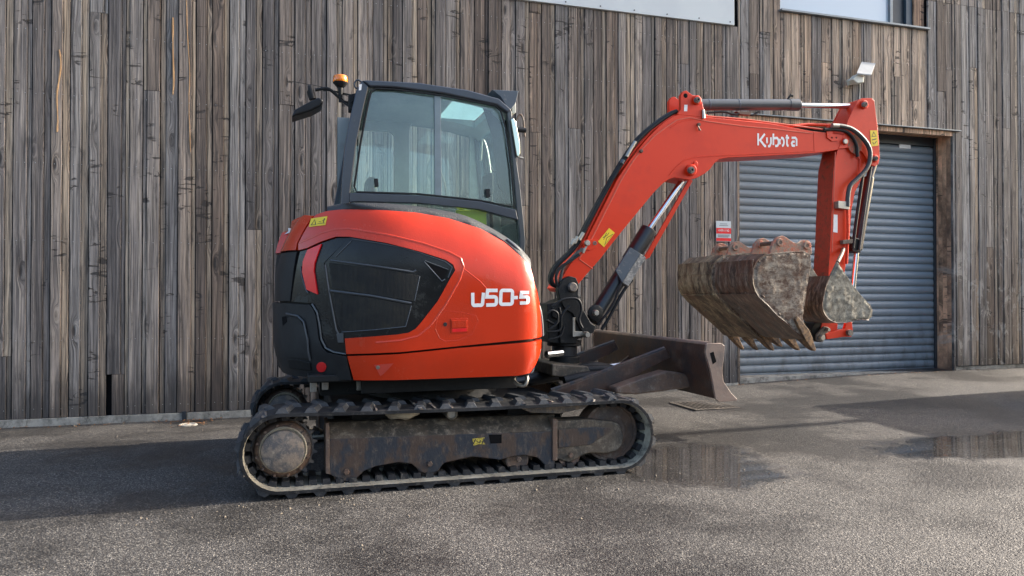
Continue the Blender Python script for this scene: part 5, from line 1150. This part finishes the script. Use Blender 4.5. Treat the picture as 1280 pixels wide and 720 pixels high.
def sticker(q, Y, parent, marks):
    bm = bmesh.new(); vs = [bm.verts.new(P(a, b, Y)) for a, b in q]; vb = [bm.verts.new(P(a, b, Y) + Vector((0, 0.0015, 0))) for a, b in q]; bm.faces.new(vs); bm.faces.new(vb[::-1])
    for i in range(4): bm.faces.new((vs[i], vb[i], vb[(i + 1) % 4], vs[(i + 1) % 4]))
    bmesh.ops.recalc_face_normals(bm, faces=bm.faces); finish(bm, 'warning_sticker', 'yellow', parent, smooth=0)
    def f2(u, v, o):
        a_ = Vector(q[3]).lerp(Vector(q[2]), u); b_ = Vector(q[0]).lerp(Vector(q[1]), u); p_ = a_.lerp(b_, v); return P(p_.x, p_.y, Y - 0.0004 - o)
    finish(strokes_bm(marks, 0.06, f2, 0.0002), 'sticker_print', 'ink', parent, smooth=0)
sticker([(748, 302), (761, 285), (768, 291), (755, 309)], BMY0 - 0.002, BO, [[(0.1, 0.12), (0.1, 0.88), (0.45, 0.5), (0.1, 0.12)], [(0.2, 0.5), (0.3, 0.5)], [(0.55, 0.3), (0.9, 0.35)], [(0.6, 0.65), (0.75, 0.5), (0.9, 0.75)], [(0.7, 0.2), (0.8, 0.8)]]) if False else sticker([(747.5, 302), (761.5, 285), (768.5, 291), (755, 309)][0:4], BMY0 - 0.002, BO, [[(0.12, 0.1), (0.88, 0.1), (0.5, 0.42), (0.12, 0.1)], [(0.3, 0.62), (0.7, 0.85)], [(0.35, 0.85), (0.6, 0.6), (0.8, 0.62)]])
# the maker's word on the boom
kq = [(946.5, 168.5), (998.5, 169.0), (998.5, 183.0), (946.5, 183.5)]
def kfn(u, v, o):
    u = u / 5.2; a_ = Vector(kq[3]).lerp(Vector(kq[2]), u); b_ = Vector(kq[0]).lerp(Vector(kq[1]), u); p_ = a_.lerp(b_, v); return P(p_.x, p_.y, BMY0 - 0.001 - o)
kst = [[(0.12, 0.12), (0.12, 1.12)], [(0.95, 1.08), (0.36, 0.56), (0.95, 0.06), (1.1, 0.06)],
       [(1.22, 0.78), (1.22, 0.40), (1.30, 0.32)], [(1.72, 0.80), (1.72, 0.30), (1.55, 0.05), (1.35, 0.05)],
       [(2.02, 1.12), (2.02, 0.14)], [(2.12, 0.72), (2.42, 0.74)] + arc(2.45, 0.40, 0.22, 0.34, 80, -80, 7) + [(2.25, 0.06)],
       [(3.10, 0.05)] + arc(3.10, 0.40, 0.24, 0.35, -60, 90, 7) + [(2.98, 0.74)], [(2.86, 0.66), (2.80, 0.42), (2.88, 0.2)],
       [(3.72, 1.02), (3.72, 0.20), (3.80, 0.08), (3.92, 0.06)], [(3.55, 0.76), (3.98, 0.76)],
       [(4.30, 0.76), (4.78, 0.76), (4.92, 0.62), (4.92, 0.04)], [(4.70, 0.42), (4.42, 0.42), (4.32, 0.28), (4.40, 0.08), (4.72, 0.06)]]
finish(strokes_bm(kst, 0.205, kfn, 0.0008), 'maker_lettering', 'white', BO, smooth=0)

# boom cylinder under the boom
YC = MY
def cyl2(name, a, b, r, mat, par, Y=YC, **k): return tube(name, [P(*a, Y), P(*b, Y)], r, mat, par, seg=24, **k)
cyl2('boom_cylinder', (741, 402), (790, 322), 0.062, 'cyl_black', BO, bev=0.004); cyl2('boom_cylinder', (787, 326), (811, 287), 0.066, 'cyl_black', BO, bev=0.004)
cyl2('cylinder_rod', (808, 291), (858, 218), 0.024, 'chrome', BO)
prism('cylinder_guard', [(788, 309), (801, 317), (778, 353), (769.5, 338)], 5.14, 5.16, 'guard', BO, bev=0.003)
prism('cylinder_guard_side', [(801, 317), (808, 322), (785.5, 358), (778, 353)], 5.145, 5.34, 'guard_side', BO, bev=0.004)
prism('cylinder_guard', [(803, 326), (862, 223), (866, 226), (812, 322)], 5.30, 5.32, 'boom_red', BO, bev=0.002)
tube('cylinder_hose', dpath([(752, 412), (762, 396), (778, 366), (790, 350)], 5.2), 0.013, 'hose', BO, smooth_path=True); tube('cylinder_hose', dpath([(747, 406), (765, 383), (775, 357), (782, 345)], 5.16), 0.010, 'hose', BO, smooth_path=True)
pin('cylinder_foot', 744, 391, 5.12, 0.06, 'cast', BO, hole=False, depth=0.02)

# arm cylinder on top
cyl2('arm_cylinder', (872, 131), (996, 131), 0.046, 'cyl', BO, bev=0.004); cyl2('cylinder_gland', (985, 131), (998, 131.3), 0.049, 'cyl', BO, bev=0.003); cyl2('cylinder_rod', (998, 131.8), (1072, 133), 0.022, 'chrome', BO)
for x_ in (884, 921): cyl2('cylinder_band', (x_, 131), (x_ + 1.5, 131), 0.048, 'guard', BO)
tube('cylinder_port', dpath([(985, 124), (988, 119), (991, 120)], MY), 0.010, 'cast', BO)
tube('hose', dpath([(884, 141), (905, 140), (918, 143), (932, 141), (940, 144), (948, 140)], MY - 0.03), 0.009, 'hose', BO, smooth_path=True)
prism('hose_bracket', [(920, 139), (940, 139), (938, 144), (926, 143)], MY - 0.04, MY, 'rusty', BO)

# ---------------- arm
AR = empty('arm', (4.45, MY, 2.4), parent=EX)
AY0, AY1 = 5.155, 5.345
apx = [(1048, 183), (1058, 170), (1060, 150), (1066, 139), (1072, 126), (1078, 122.8), (1088, 122.5), (1092, 125.5), (1094, 137), (1097, 156), (1099, 178), (1099.5, 196), (1098, 204), (1094, 207.5), (1088, 206.5), (1083, 209), (1078, 222), (1069, 240), (1064.5, 262), (1062, 300), (1058, 325), (1053, 360), (1048, 400), (1046, 417), (1038, 424), (1028, 424), (1024, 417), (1030, 395), (1035, 350), (1038, 300), (1040, 250), (1042, 210)]
bm = prism_bm(XZ(apx, AY0), AY0, AY1); n_ = len(apx)
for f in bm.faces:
    if f.normal.x < -0.6 and f.calc_center_median().z < 2.45: f.material_index = 1  # faces towards the rear take the darker red
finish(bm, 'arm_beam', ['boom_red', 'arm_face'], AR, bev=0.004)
arm_lug = [(1048, 186), (1056, 165), (1060, 150), (1072, 126), (1078, 122.5), (1090, 122.5), (1093, 126), (1098, 168), (1100, 196), (1098, 205), (1094, 208), (1086, 205), (1083, 198), (1078, 190), (1067, 184)]
prism('arm_cheek', arm_lug, AY0 - 0.018, AY0 - 0.001, 'boom_red', AR, bev=0.003); prism('arm_cheek', XZ(arm_lug, AY0), AY1 + 0.001, AY1 + 0.018, 'boom_red', AR, bev=0.003, world=True)
for (a, b, r_, m_) in ((1079.5, 131, 0.036, 'boom_red'), (1093, 198.5, 0.032, 'boom_red')):
    pin('pin_boss', a, b, AY0 - 0.018, r_, m_, AR, depth=0.02, hole=False); pin('pin_end', a, b, AY0 - 0.036, r_ * 0.62, 'hub', AR)
pin('pivot_pin', 1056, 177, BMY0 - 0.002, 0.030, 'boom_red', AR, depth=0.014, hole=False); pin('pin_end', 1056, 177, BMY0 - 0.015, 0.022, 'zinc', AR, depth=0.014, hole=False)
seam([(1044, 190), (1042, 250), (1040, 315)], 0.005, 'rim_red', AY0, AR); seam([(1062, 182), (1075, 200), (1073, 225)], 0.005, 'boom_red', AY0 - 0.01, AR)
prism('round_cutout', [(1069 + 9 * cos(k_ * pi / 9), 180 + 12 * sin(k_ * pi / 9)) for k_ in range(18)], AY0 - 0.0195, AY0 - 0.0182, 'old_red', AR, bev=0)
prism('hose_bracket', [(1033.5, 158), (1039, 156.5), (1041, 167), (1048, 170), (1048, 176), (1040, 176.5), (1034, 172)], BMY0 - 0.010, BMY0 - 0.001, 'boom_red', AR, bev=0.002)
for x_ in (1040, 1045.5): pin('bracket_hole', x_, 172, BMY0 - 0.0105, 0.007, 'void', AR, depth=0.001, hole=False)
sticker([(1087.5, 163), (1096.5, 163), (1098, 182), (1089, 183)], AY0 - 0.0205, AR, [[(0.2, 0.62), (0.8, 0.62), (0.5, 0.9), (0.2, 0.62)], [(0.2, 0.4), (0.8, 0.45)], [(0.5, 0.15), (0.8, 0.3)], [(0.25, 0.25), (0.4, 0.12)]])
# hoses over the elbow and down the arm
tube('hose', dpath([(1042, 157), (1052, 157.5), (1064, 161), (1076, 170), (1086, 184), (1087.5, 198), (1083, 211), (1073, 222), (1063, 232), (1060, 245), (1059.5, 258)], AY0 - 0.045), 0.019, 'hose_grey', AR, smooth_path=True)
tube('hose_coupling', dpath([(1040, 157), (1048, 157.2)], AY0 - 0.045), 0.02, 'zinc', AR)
tube('hose', dpath([(1030, 162), (1045, 162), (1060, 166), (1070, 180), (1072, 196)], AY0 - 0.03), 0.014, 'hose', AR, smooth_path=True)
tube('pipe', dpath([(1059.5, 258), (1060, 290), (1058, 330)], AY0 - 0.02), 0.012, 'boom_red', AR)
prism('pipe_clamp', [(1048, 251), (1062, 252), (1062, 262), (1048, 260)], AY0 - 0.05, AY0 - 0.001, 'zinc', AR, bev=0.003); prism('arm_label', [(1041.5, 268), (1047, 268.5), (1047, 291), (1041.5, 290)], AY0 - 0.0025, AY0 - 0.0008, 'white', AR, bev=0)
prism('pipe_clamp', [(1054, 300), (1066, 299), (1066, 304), (1054, 305)], AY0 - 0.04, AY0 - 0.001, 'rusty', AR, bev=0.002)
# bucket cylinder behind the arm
cyl2('bucket_cylinder', (1086, 222), (1071, 312), 0.044, 'cyl_black', AR, bev=0.004); cyl2('cylinder_rod', (1071, 312), (1062, 404), 0.022, 'chrome', AR); cyl2('cylinder_eye', (1094, 199), (1086, 224), 0.03, 'cyl', AR)
tube('hose', dpath([(1079, 215), (1074, 250), (1069, 285), (1066, 310)], 5.16), 0.014, 'hose', AR, smooth_path=True); tube('pipe', dpath([(1089, 208), (1084, 240), (1077, 290), (1074, 312)], 5.18), 0.010, 'hose_grey', AR, smooth_path=True)
prism('cylinder_bracket', [(1063, 295), (1078, 300), (1076, 316), (1066, 314)], 5.19, 5.31, 'cast', AR)
# links and quick hitch
for yy in (5.12, 5.352): prism('link', [(1032, 417), (1056, 411), (1058, 402), (1065, 401), (1066, 414), (1064, 421), (1056, 421), (1034, 424)], yy, yy + 0.028, 'boom_red', AR, bev=0.003)
tube('link_pin', [(P(1062.5, 416, 5.1).x, 5.09, P(1062.5, 416, 5.1).z), (P(1062.5, 416, 5.1).x, 5.40, P(1062.5, 416, 5.1).z)], 0.026, 'hub', AR, seg=20)
QH = prism('quick_hitch', [(1014, 412), (1018, 404), (1030, 399), (1038, 403), (1040, 410), (1034, 414), (1032, 424), (1026, 428), (1019, 426), (1016, 420)], 5.16, 5.34, 'cast', AR, bev=0.006)
for yy in (5.125, 5.345): prism('hitch_link', [(1021, 426), (1021, 418), (1030, 408), (1036, 409), (1036, 415), (1031, 420), (1029, 428)], yy, yy + 0.02, 'hub', AR, bev=0.004)
pin('hitch_pin', 1026, 422, 5.125, 0.026, 'zinc', AR, hole=False); pin('hitch_pin', 1033.5, 412, 5.125, 0.016, 'zinc', AR, hole=False)

# ================================================================== BUCKETS
from mathutils.noise import noise as NZ
YQ = random.Random(3)
def crust(q, Y, amp, root, mat, seed=0.0, shrink=0.95):
    """mud caked on a side plate: a lumpy skin with its own relief"""
    cx = sum(a for a, b in q) / len(q); cz = sum(b for a, b in q) / len(q)
    q = [(cx + (a - cx) * shrink, cz + (b - cz) * shrink) for a, b in q]
    bm = bmesh.new(); bm.faces.new([bm.verts.new((a, 0, b)) for a, b in q]); st = 0.013
    for ax, no in ((0, (1, 0, 0)), (2, (0, 0, 1))):
        lo = min(v.co[ax] for v in bm.verts); hi = max(v.co[ax] for v in bm.verts); x_ = lo + st
        while x_ < hi:
            co = (x_, 0, 0) if ax == 0 else (0, 0, x_)
            bmesh.ops.bisect_plane(bm, geom=bm.verts[:] + bm.edges[:] + bm.faces[:], plane_co=co, plane_no=no, dist=1e-5); x_ += st
    bmesh.ops.triangulate(bm, faces=[f for f in bm.faces if len(f.verts) > 4])
    for v in bm.verts:
        p_ = Vector((v.co.x, seed, v.co.z)); h = NZ(p_ * 7) * 0.6 + NZ(p_ * 22) * 0.35 + NZ(p_ * 60) * 0.25
        edge = 1.0 if len(v.link_faces) > 3 else 0.0
        j = (0.0 if edge else 1.0)
        v.co = Vector((v.co.x + j * NZ(p_ * 40) * 0.008, Y - 0.0015 - amp * max(-0.25, h + 0.05) * edge + (0.004 if j else 0), v.co.z + j * NZ(p_ * 47) * 0.008))
    bmesh.ops.recalc_face_normals(bm, faces=bm.faces)
    return finish(bm, 'mud_crust', mat, root, smooth=70)
def bucket(name, label, prof, Ya, Yb, open_from, mats, teeth, ears, side_rim=True, lean=None):
    """prof: closed outline of the side plate (pixels at Ya). The shell follows prof[open_from[0]:open_from[1]]"""
    q = XZ(prof, Ya); cx = sum(a for a, b in q) / len(q); root = empty(name, (cx, (Ya + Yb) / 2, min(b for a, b in q)), label, 'bucket', 'loose buckets hung by the arm')
    t = 0.018; crust(q, Ya, 0.010 if mats[2] else 0.020, root, mats[1], YQ.random() * 9)
    for (y0, y1) in ((Ya, Ya + t), (Yb - t, Yb)):
        bm = prism_bm(q, y0, y1); finish(bm, 'side_plate', mats[1], root, bev=0.003)
    i0, i1 = open_from; sh = [Vector((a, 0, b)) for a, b in q[i0:i1 + 1]]; cen = Vector((cx, 0, sum(b for a, b in q) / len(q)))
    path = spline(sh, 7); bm = bmesh.new(); rows = []; m = 22
    for k, p_ in enumerate(path):
        tg = (path[min(k + 1, len(path) - 1)] - path[max(k - 1, 0)]).normalized(); nn = Vector((-tg.z, 0, tg.x))
        if nn.dot(cen - p_) < 0: nn = -nn
        row = []
        for j in range(m):
            yv = Ya - 0.004 + (Yb - Ya + 0.008) * j / (m - 1); e_ = 0.004 + max(0.0, NZ(Vector((p_.x * 9, yv * 9, p_.z * 9))) + 0.1) * 0.012 + NZ(Vector((p_.x * 30, yv * 30, p_.z * 30))) * 0.003
            row.append(bm.verts.new((p_.x - nn.x * e_, yv, p_.z - nn.z * e_)))
        for j in range(m): row.append(bm.verts.new((p_.x + nn.x * 0.012, Ya + 0.004 + (Yb - Ya - 0.008) * j / (m - 1), p_.z + nn.z * 0.012)))
        rows.append(row)
    for A, B in zip(rows, rows[1:]):
        for j in range(m - 1): bm.faces.new((A[j], A[j + 1], B[j + 1], B[j])); bm.faces.new((A[m + j], A[m + j + 1], B[m + j + 1], B[m + j]))
        bm.faces.new((A[0], B[0], B[m], A[m])); bm.faces.new((A[m - 1], B[m - 1], B[2 * m - 1], A[2 * m - 1]))
    for A in (rows[0], rows[-1]):
        for j in range(m - 1): bm.faces.new((A[j], A[j + 1], A[m + j + 1], A[m + j]))
    bmesh.ops.recalc_face_normals(bm, faces=bm.faces); finish(bm, 'shell', mats[0], root, smooth=50)
    # wear strips running across the shell
    for fq in (0.42, 0.72):
        k = int(len(path) * fq); p_ = path[k]; tg = (path[k + 1] - path[k - 1]).normalized(); nn = Vector((-tg.z, 0, tg.x)); nn = -nn if nn.dot(cen - p_) > 0 else nn
        bm = bmesh.new(); c4 = [p_ + nn * 0.003 - tg * 0.0, p_ + nn * 0.009, p_ + nn * 0.009 + tg * 0.10, p_ + nn * 0.002 + tg * 0.10]
        a_ = [bm.verts.new((v.x, Ya - 0.001, v.z)) for v in c4]; b_ = [bm.verts.new((v.x, Yb + 0.001, v.z)) for v in c4]
        bm.faces.new(a_); bm.faces.new(b_[::-1])
        for i in range(4): bm.faces.new((a_[i], b_[i], b_[(i + 1) % 4], a_[(i + 1) % 4]))
        bmesh.ops.recalc_face_normals(bm, faces=bm.faces)
        finish(bm, 'wear_strip', mats[0], root, bev=0.002) if mats[2] else bm.free()
    clods = bmesh.new(); qr = [Vector((a, 0, b)) for a, b in q]
    for k in range(12 if mats[2] else 8):
        e0 = YQ.randrange(i0, min(i1, len(qr) - 2)); p_ = qr[e0].lerp(qr[e0 + 1], YQ.random()); onrim = YQ.random() < 0.45
        yv = Ya - 0.004 if onrim else YQ.uniform(Ya, Yb); p_ = p_.lerp(cen, YQ.uniform(0.0, 0.10) if onrim else -0.012); rr0 = YQ.uniform(0.005, 0.012)
        m_ = Matrix.Translation((p_.x, yv, p_.z)) @ Matrix.Rotation(YQ.uniform(0, 6), 4, 'Y') @ Matrix.Diagonal((rr0 * YQ.uniform(1, 2.2), rr0 * (0.45 if onrim else 1.3), rr0 * YQ.uniform(0.5, 0.9), 1))
        bmesh.ops.create_icosphere(clods, subdivisions=1, radius=1.0, matrix=m_)
    finish(clods, 'mud_clods', mats[1], root, kind='stuff', smooth=80)
    if teeth:
        tip, basep = teeth; A = P(*basep, Ya); B = P(*tip, Ya); dr = (B - A)
        nT = 3
        for j in range(nT):
            yy = Ya + 0.035 + (Yb - Ya - 0.07) * j / (nT - 1)
            yy += YQ.uniform(-0.012, 0.012) * (j != 0); ws = YQ.uniform(0.85, 1.2); lk = YQ.uniform(-0.012, 0.012); a0 = Vector((A.x, yy, A.z)); dr = (B - A) * YQ.uniform(0.82, 1.08) + Vector((YQ.uniform(-0.02, 0.015), 0, YQ.uniform(-0.008, 0.008))); side = Vector((-dr.z, 0, dr.x)).normalized(); bm = bmesh.new(); rr_ = []
            for t_, hh, ww, bend in ((-0.7, 0.014, 0.045, 0.0), (0.0, 0.030, 0.052, 0.0), (0.35, 0.028, 0.042, 0.004), (0.7, 0.018, 0.030, 0.008), (0.92, 0.010, 0.024, 0.014), (1.0, 0.004, 0.018, 0.018)):
                c_ = a0 + dr * t_ + side * bend
                rr_.append([bm.verts.new(c_ + side * hh * ws + Vector((0, -ww * ws + lk * t_, 0))), bm.verts.new(c_ + side * hh * ws + Vector((0, ww * ws + lk * t_, 0))), bm.verts.new(c_ - side * hh + Vector((0, ww * ws + lk * t_, 0))), bm.verts.new(c_ - side * hh + Vector((0, -ww * ws + lk * t_, 0)))])
            for A2, B2 in zip(rr_, rr_[1:]):
                for k in range(4): bm.faces.new((A2[k], B2[k], B2[(k + 1) % 4], A2[(k + 1) % 4]))
            bm.faces.new(rr_[0]); bm.faces.new(rr_[-1][::-1]); bmesh.ops.recalc_face_normals(bm, faces=bm.faces); finish(bm, 'tooth', 'tooth', root, bev=0.004)
    if ears:
        e, pins_, mt, eys = ears
        eys = ears[3]
        for yy in eys:
            prism('ear', XZ(e, eys[0]), yy, yy + 0.028, mt, root, bev=0.004, world=True)
            for (a, b) in pins_:
                c_ = P(a, b, eys[0]); finish(lathe_bm([(0.014, yy - 0.012), (0.026, yy - 0.012), (0.03, yy - 0.006), (0.03, yy + 0.034), (0.014, yy + 0.034), (0.014, yy - 0.012)], (c_.x, c_.z), 20), 'pin_boss', mt, root)
        for (a, b) in pins_:
            c_ = P(a, b, eys[0]); tube('ear_pin', [(c_.x, eys[0] - 0.01, c_.z), (c_.x, eys[1] + 0.04, c_.z)], 0.016, 'rusty', root)
    return root
profA = [(1013, 318), (1014, 331), (1009, 358), (1005, 386), (1003.5, 397), (1007, 412), (1010, 424), (1003, 422), (987, 407), (968, 389), (953, 374), (945, 363), (941.5, 350), (942, 336), (947, 326), (957, 317.5), (985, 314.5), (1005, 313.5)]
YA = 4.60
earA = [(962, 318), (967, 302), (972, 296), (979, 294.5), (985, 298), (992, 303), (998, 304), (1004, 300), (1010, 300), (1014, 304), (1015, 318)]
bucket('bucket', 'dark brown toothed bucket with grey mud on its side plate, middle of the three', profA, YA, YA + 0.49, (6, 15), ('shell', 'side_mud', True), ((1022, 443), (1004, 415)), ([(a + 0, b) for a, b in earA], [(974.5, 303), (1008, 307)], 'ear', (YA + 0.08, YA + 0.31)))
profB = XZ(profA, YA); BCX = sum(a for a, b in profB) / len(profB); BCZ = sum(b for a, b in profB) / len(profB)
def shiftpx(pts, Yn, Yo, dx=0.0, dz=0.0, sc=1.0):  # the same outline carried deeper, given back as picture points
    out = []
    for a, b in pts:
        p_ = P(a, b, Yo); v_ = Vector((BCX + (p_.x - BCX) * sc + dx, Yn, BCZ + (p_.z - BCZ) * sc + dz)) - CAMP; f_ = v_.dot(fwd); out.append((640 + F * v_.dot(rgt) / f_, 360 - F * v_.dot(up) / f_))
    return out
YB = YA + 0.53
bucket('bucket', 'earth-covered toothed bucket hanging nearest the timber wall, leftmost of the three', shiftpx(profA, YB, YA, 0.005, 0.0, 1.07), YB, YB + 0.515, (6, 15), ('shell_tan', 'side_mud', True), (tuple(shiftpx([(1023, 445)], YB, YA, 0.005, 0, 1.07)[0]), tuple(shiftpx([(1004, 415)], YB, YA, 0.005, 0, 1.07)[0])), (shiftpx(earA, YB + 0.12, YA + 0.08, 0.0, 0), shiftpx([(974.5, 303), (1008, 307)], YB + 0.12, YA + 0.08, 0.0), 'ear', (YB + 0.12, YB + 0.35)))
profC = [(1047, 327), (1056, 341), (1066, 356), (1078, 371), (1088, 381), (1091, 388), (1090, 396), (1086, 400), (1076, 399), (1066, 401), (1056, 403), (1046, 403), (1036, 398), (1029.5, 387), (1028.5, 376), (1033, 358), (1038, 345)]
bucket('bucket', 'narrow bucket crusted in pale mud in front of the arm, rightmost of the three', profC, 4.78, 5.125, (7, 16), ('shell', 'crust', False), None, None)
# chain that ties the narrow bucket to the arm and the toothed one to the hitch
def chain(pts, name='chain'):
    bm = bmesh.new(); c = spline([Vector(p) for p in pts], 10); d = 0; last = c[0]; k = 0
    acc = 0.0
    for a, b in zip(c, c[1:]):
        acc += (b - a).length
        if acc > 0.034:
            acc = 0; t_ = (b - a).normalized(); s_ = Vector((0, 1, 0)) if k % 2 else t_.cross(Vector((0, 1, 0))).normalized(); k += 1
            ring = [a + t_ * 0.022 * cos(x_ * pi / 5) + s_ * 0.012 * sin(x_ * pi / 5) for x_ in range(10)]
            tube_bm(ring, 0.0045, 5, bm, closed=True)
    return bm
b0 = P(1052, 318, 5.10)
finish(tube_bm([P(1047, 328, 4.95), P(1052, 318, 5.08), P(1054.5, 311, 5.14)], 0.015, 8), 'hanging_bolt', 'rusty', label='short rusty bolt between the narrow bucket and the arm', cat='bolt')

# ================================================================== beyond the frame: unseen things added to throw shadows and show in reflections
cx0, cx1, cy0, cy1, ch = 9.0, 12.0, 4.45, 6.1, 2.15
ct = empty('shadow_box', ((cx0 + cx1) / 2, (cy0 + cy1) / 2, 0.1), 'blue box like a container, added out of view to cast a shadow', 'container')  # unseen box added for the broad shadow on the ground
bm = bmesh.new(); pts = []; n_ = 24
for i in range(n_): x_ = cx0 + (cx1 - cx0) * i / n_; pts += [(x_, cy0 + (0.03 if i % 2 else 0)), (x_ + (cx1 - cx0) / n_ * 0.8, cy0 + (0.03 if i % 2 else 0))]
pts += [(cx1, cy0), (cx1, cy1), (cx0, cy1)]
lo = [bm.verts.new((a, b, 0.12)) for a, b in pts]; hi = [bm.verts.new((a, b, ch)) for a, b in pts]; bm.faces.new(lo); bm.faces.new(hi[::-1])
for i in range(len(pts)): bm.faces.new((lo[i], hi[i], hi[(i + 1) % len(pts)], lo[(i + 1) % len(pts)]))
bmesh.ops.recalc_face_normals(bm, faces=bm.faces); finish(bm, 'body', 'container', ct, smooth=0)
for yy in ((cy0 + 0.03, (cy0 + cy1) / 2 - 0.01), ((cy0 + cy1) / 2 + 0.01, cy1 - 0.03)): box('door', cx0 - 0.035, cx0 - 0.002, yy[0], yy[1], 0.2, ch - 0.08, 'container', ct, bev=0.004)
for yy in (4.9, 5.2, 5.4, 5.7): tube('lock_bar', [(cx0 - 0.06, yy, 0.2), (cx0 - 0.06, yy, ch - 0.1)], 0.012, 'zinc', ct)
lpst = empty('shadow_post', (12.9, 5.38, 0.1), 'tall post added out of view to cast a thin shadow', 'lamp')  # unseen post added for the narrow shadow strip on the ground
tube('post', [(12.9, 5.38, 0.05), (12.9, 5.38, 5.35)], [0.085, 0.06], 'alu', lpst, seg=16); box('post_head', 12.5, 12.95, 5.28, 5.48, 5.36, 5.46, 'alu', lpst, bev=0.01)
sh = empty('reflection_shed', (0, -36, 0), 'long grey-green shed added unseen behind the photographer for reflections', 'building')  # unseen shed added to darken reflections in paint and glass
bm = bmesh.new(); prism_bm([(-48, 0), (52, 0), (52, 5.8), (-48, 5.8)], -46, -36, bm); finish(bm, 'wall', 'shed', sh, smooth=0)
bm = bmesh.new(); vs = [bm.verts.new(p) for p in [(-48.3, -35.7, 5.75), (52.3, -35.7, 5.75), (52.3, -41, 7.8), (-48.3, -41, 7.8), (-48.3, -46.3, 5.75), (52.3, -46.3, 5.75)]]
bm.faces.new((vs[0], vs[1], vs[2], vs[3])); bm.faces.new((vs[3], vs[2], vs[5], vs[4])); bm.faces.new((vs[0], vs[3], vs[4])); bm.faces.new((vs[1], vs[5], vs[2])); bmesh.ops.recalc_face_normals(bm, faces=bm.faces); finish(bm, 'roof', 'shedroof', sh, smooth=0)
for x_ in (-14, -2, 10): box('door', x_, x_ + 4, -36.06, -35.99, 0.02, 3.2, 'void', sh)
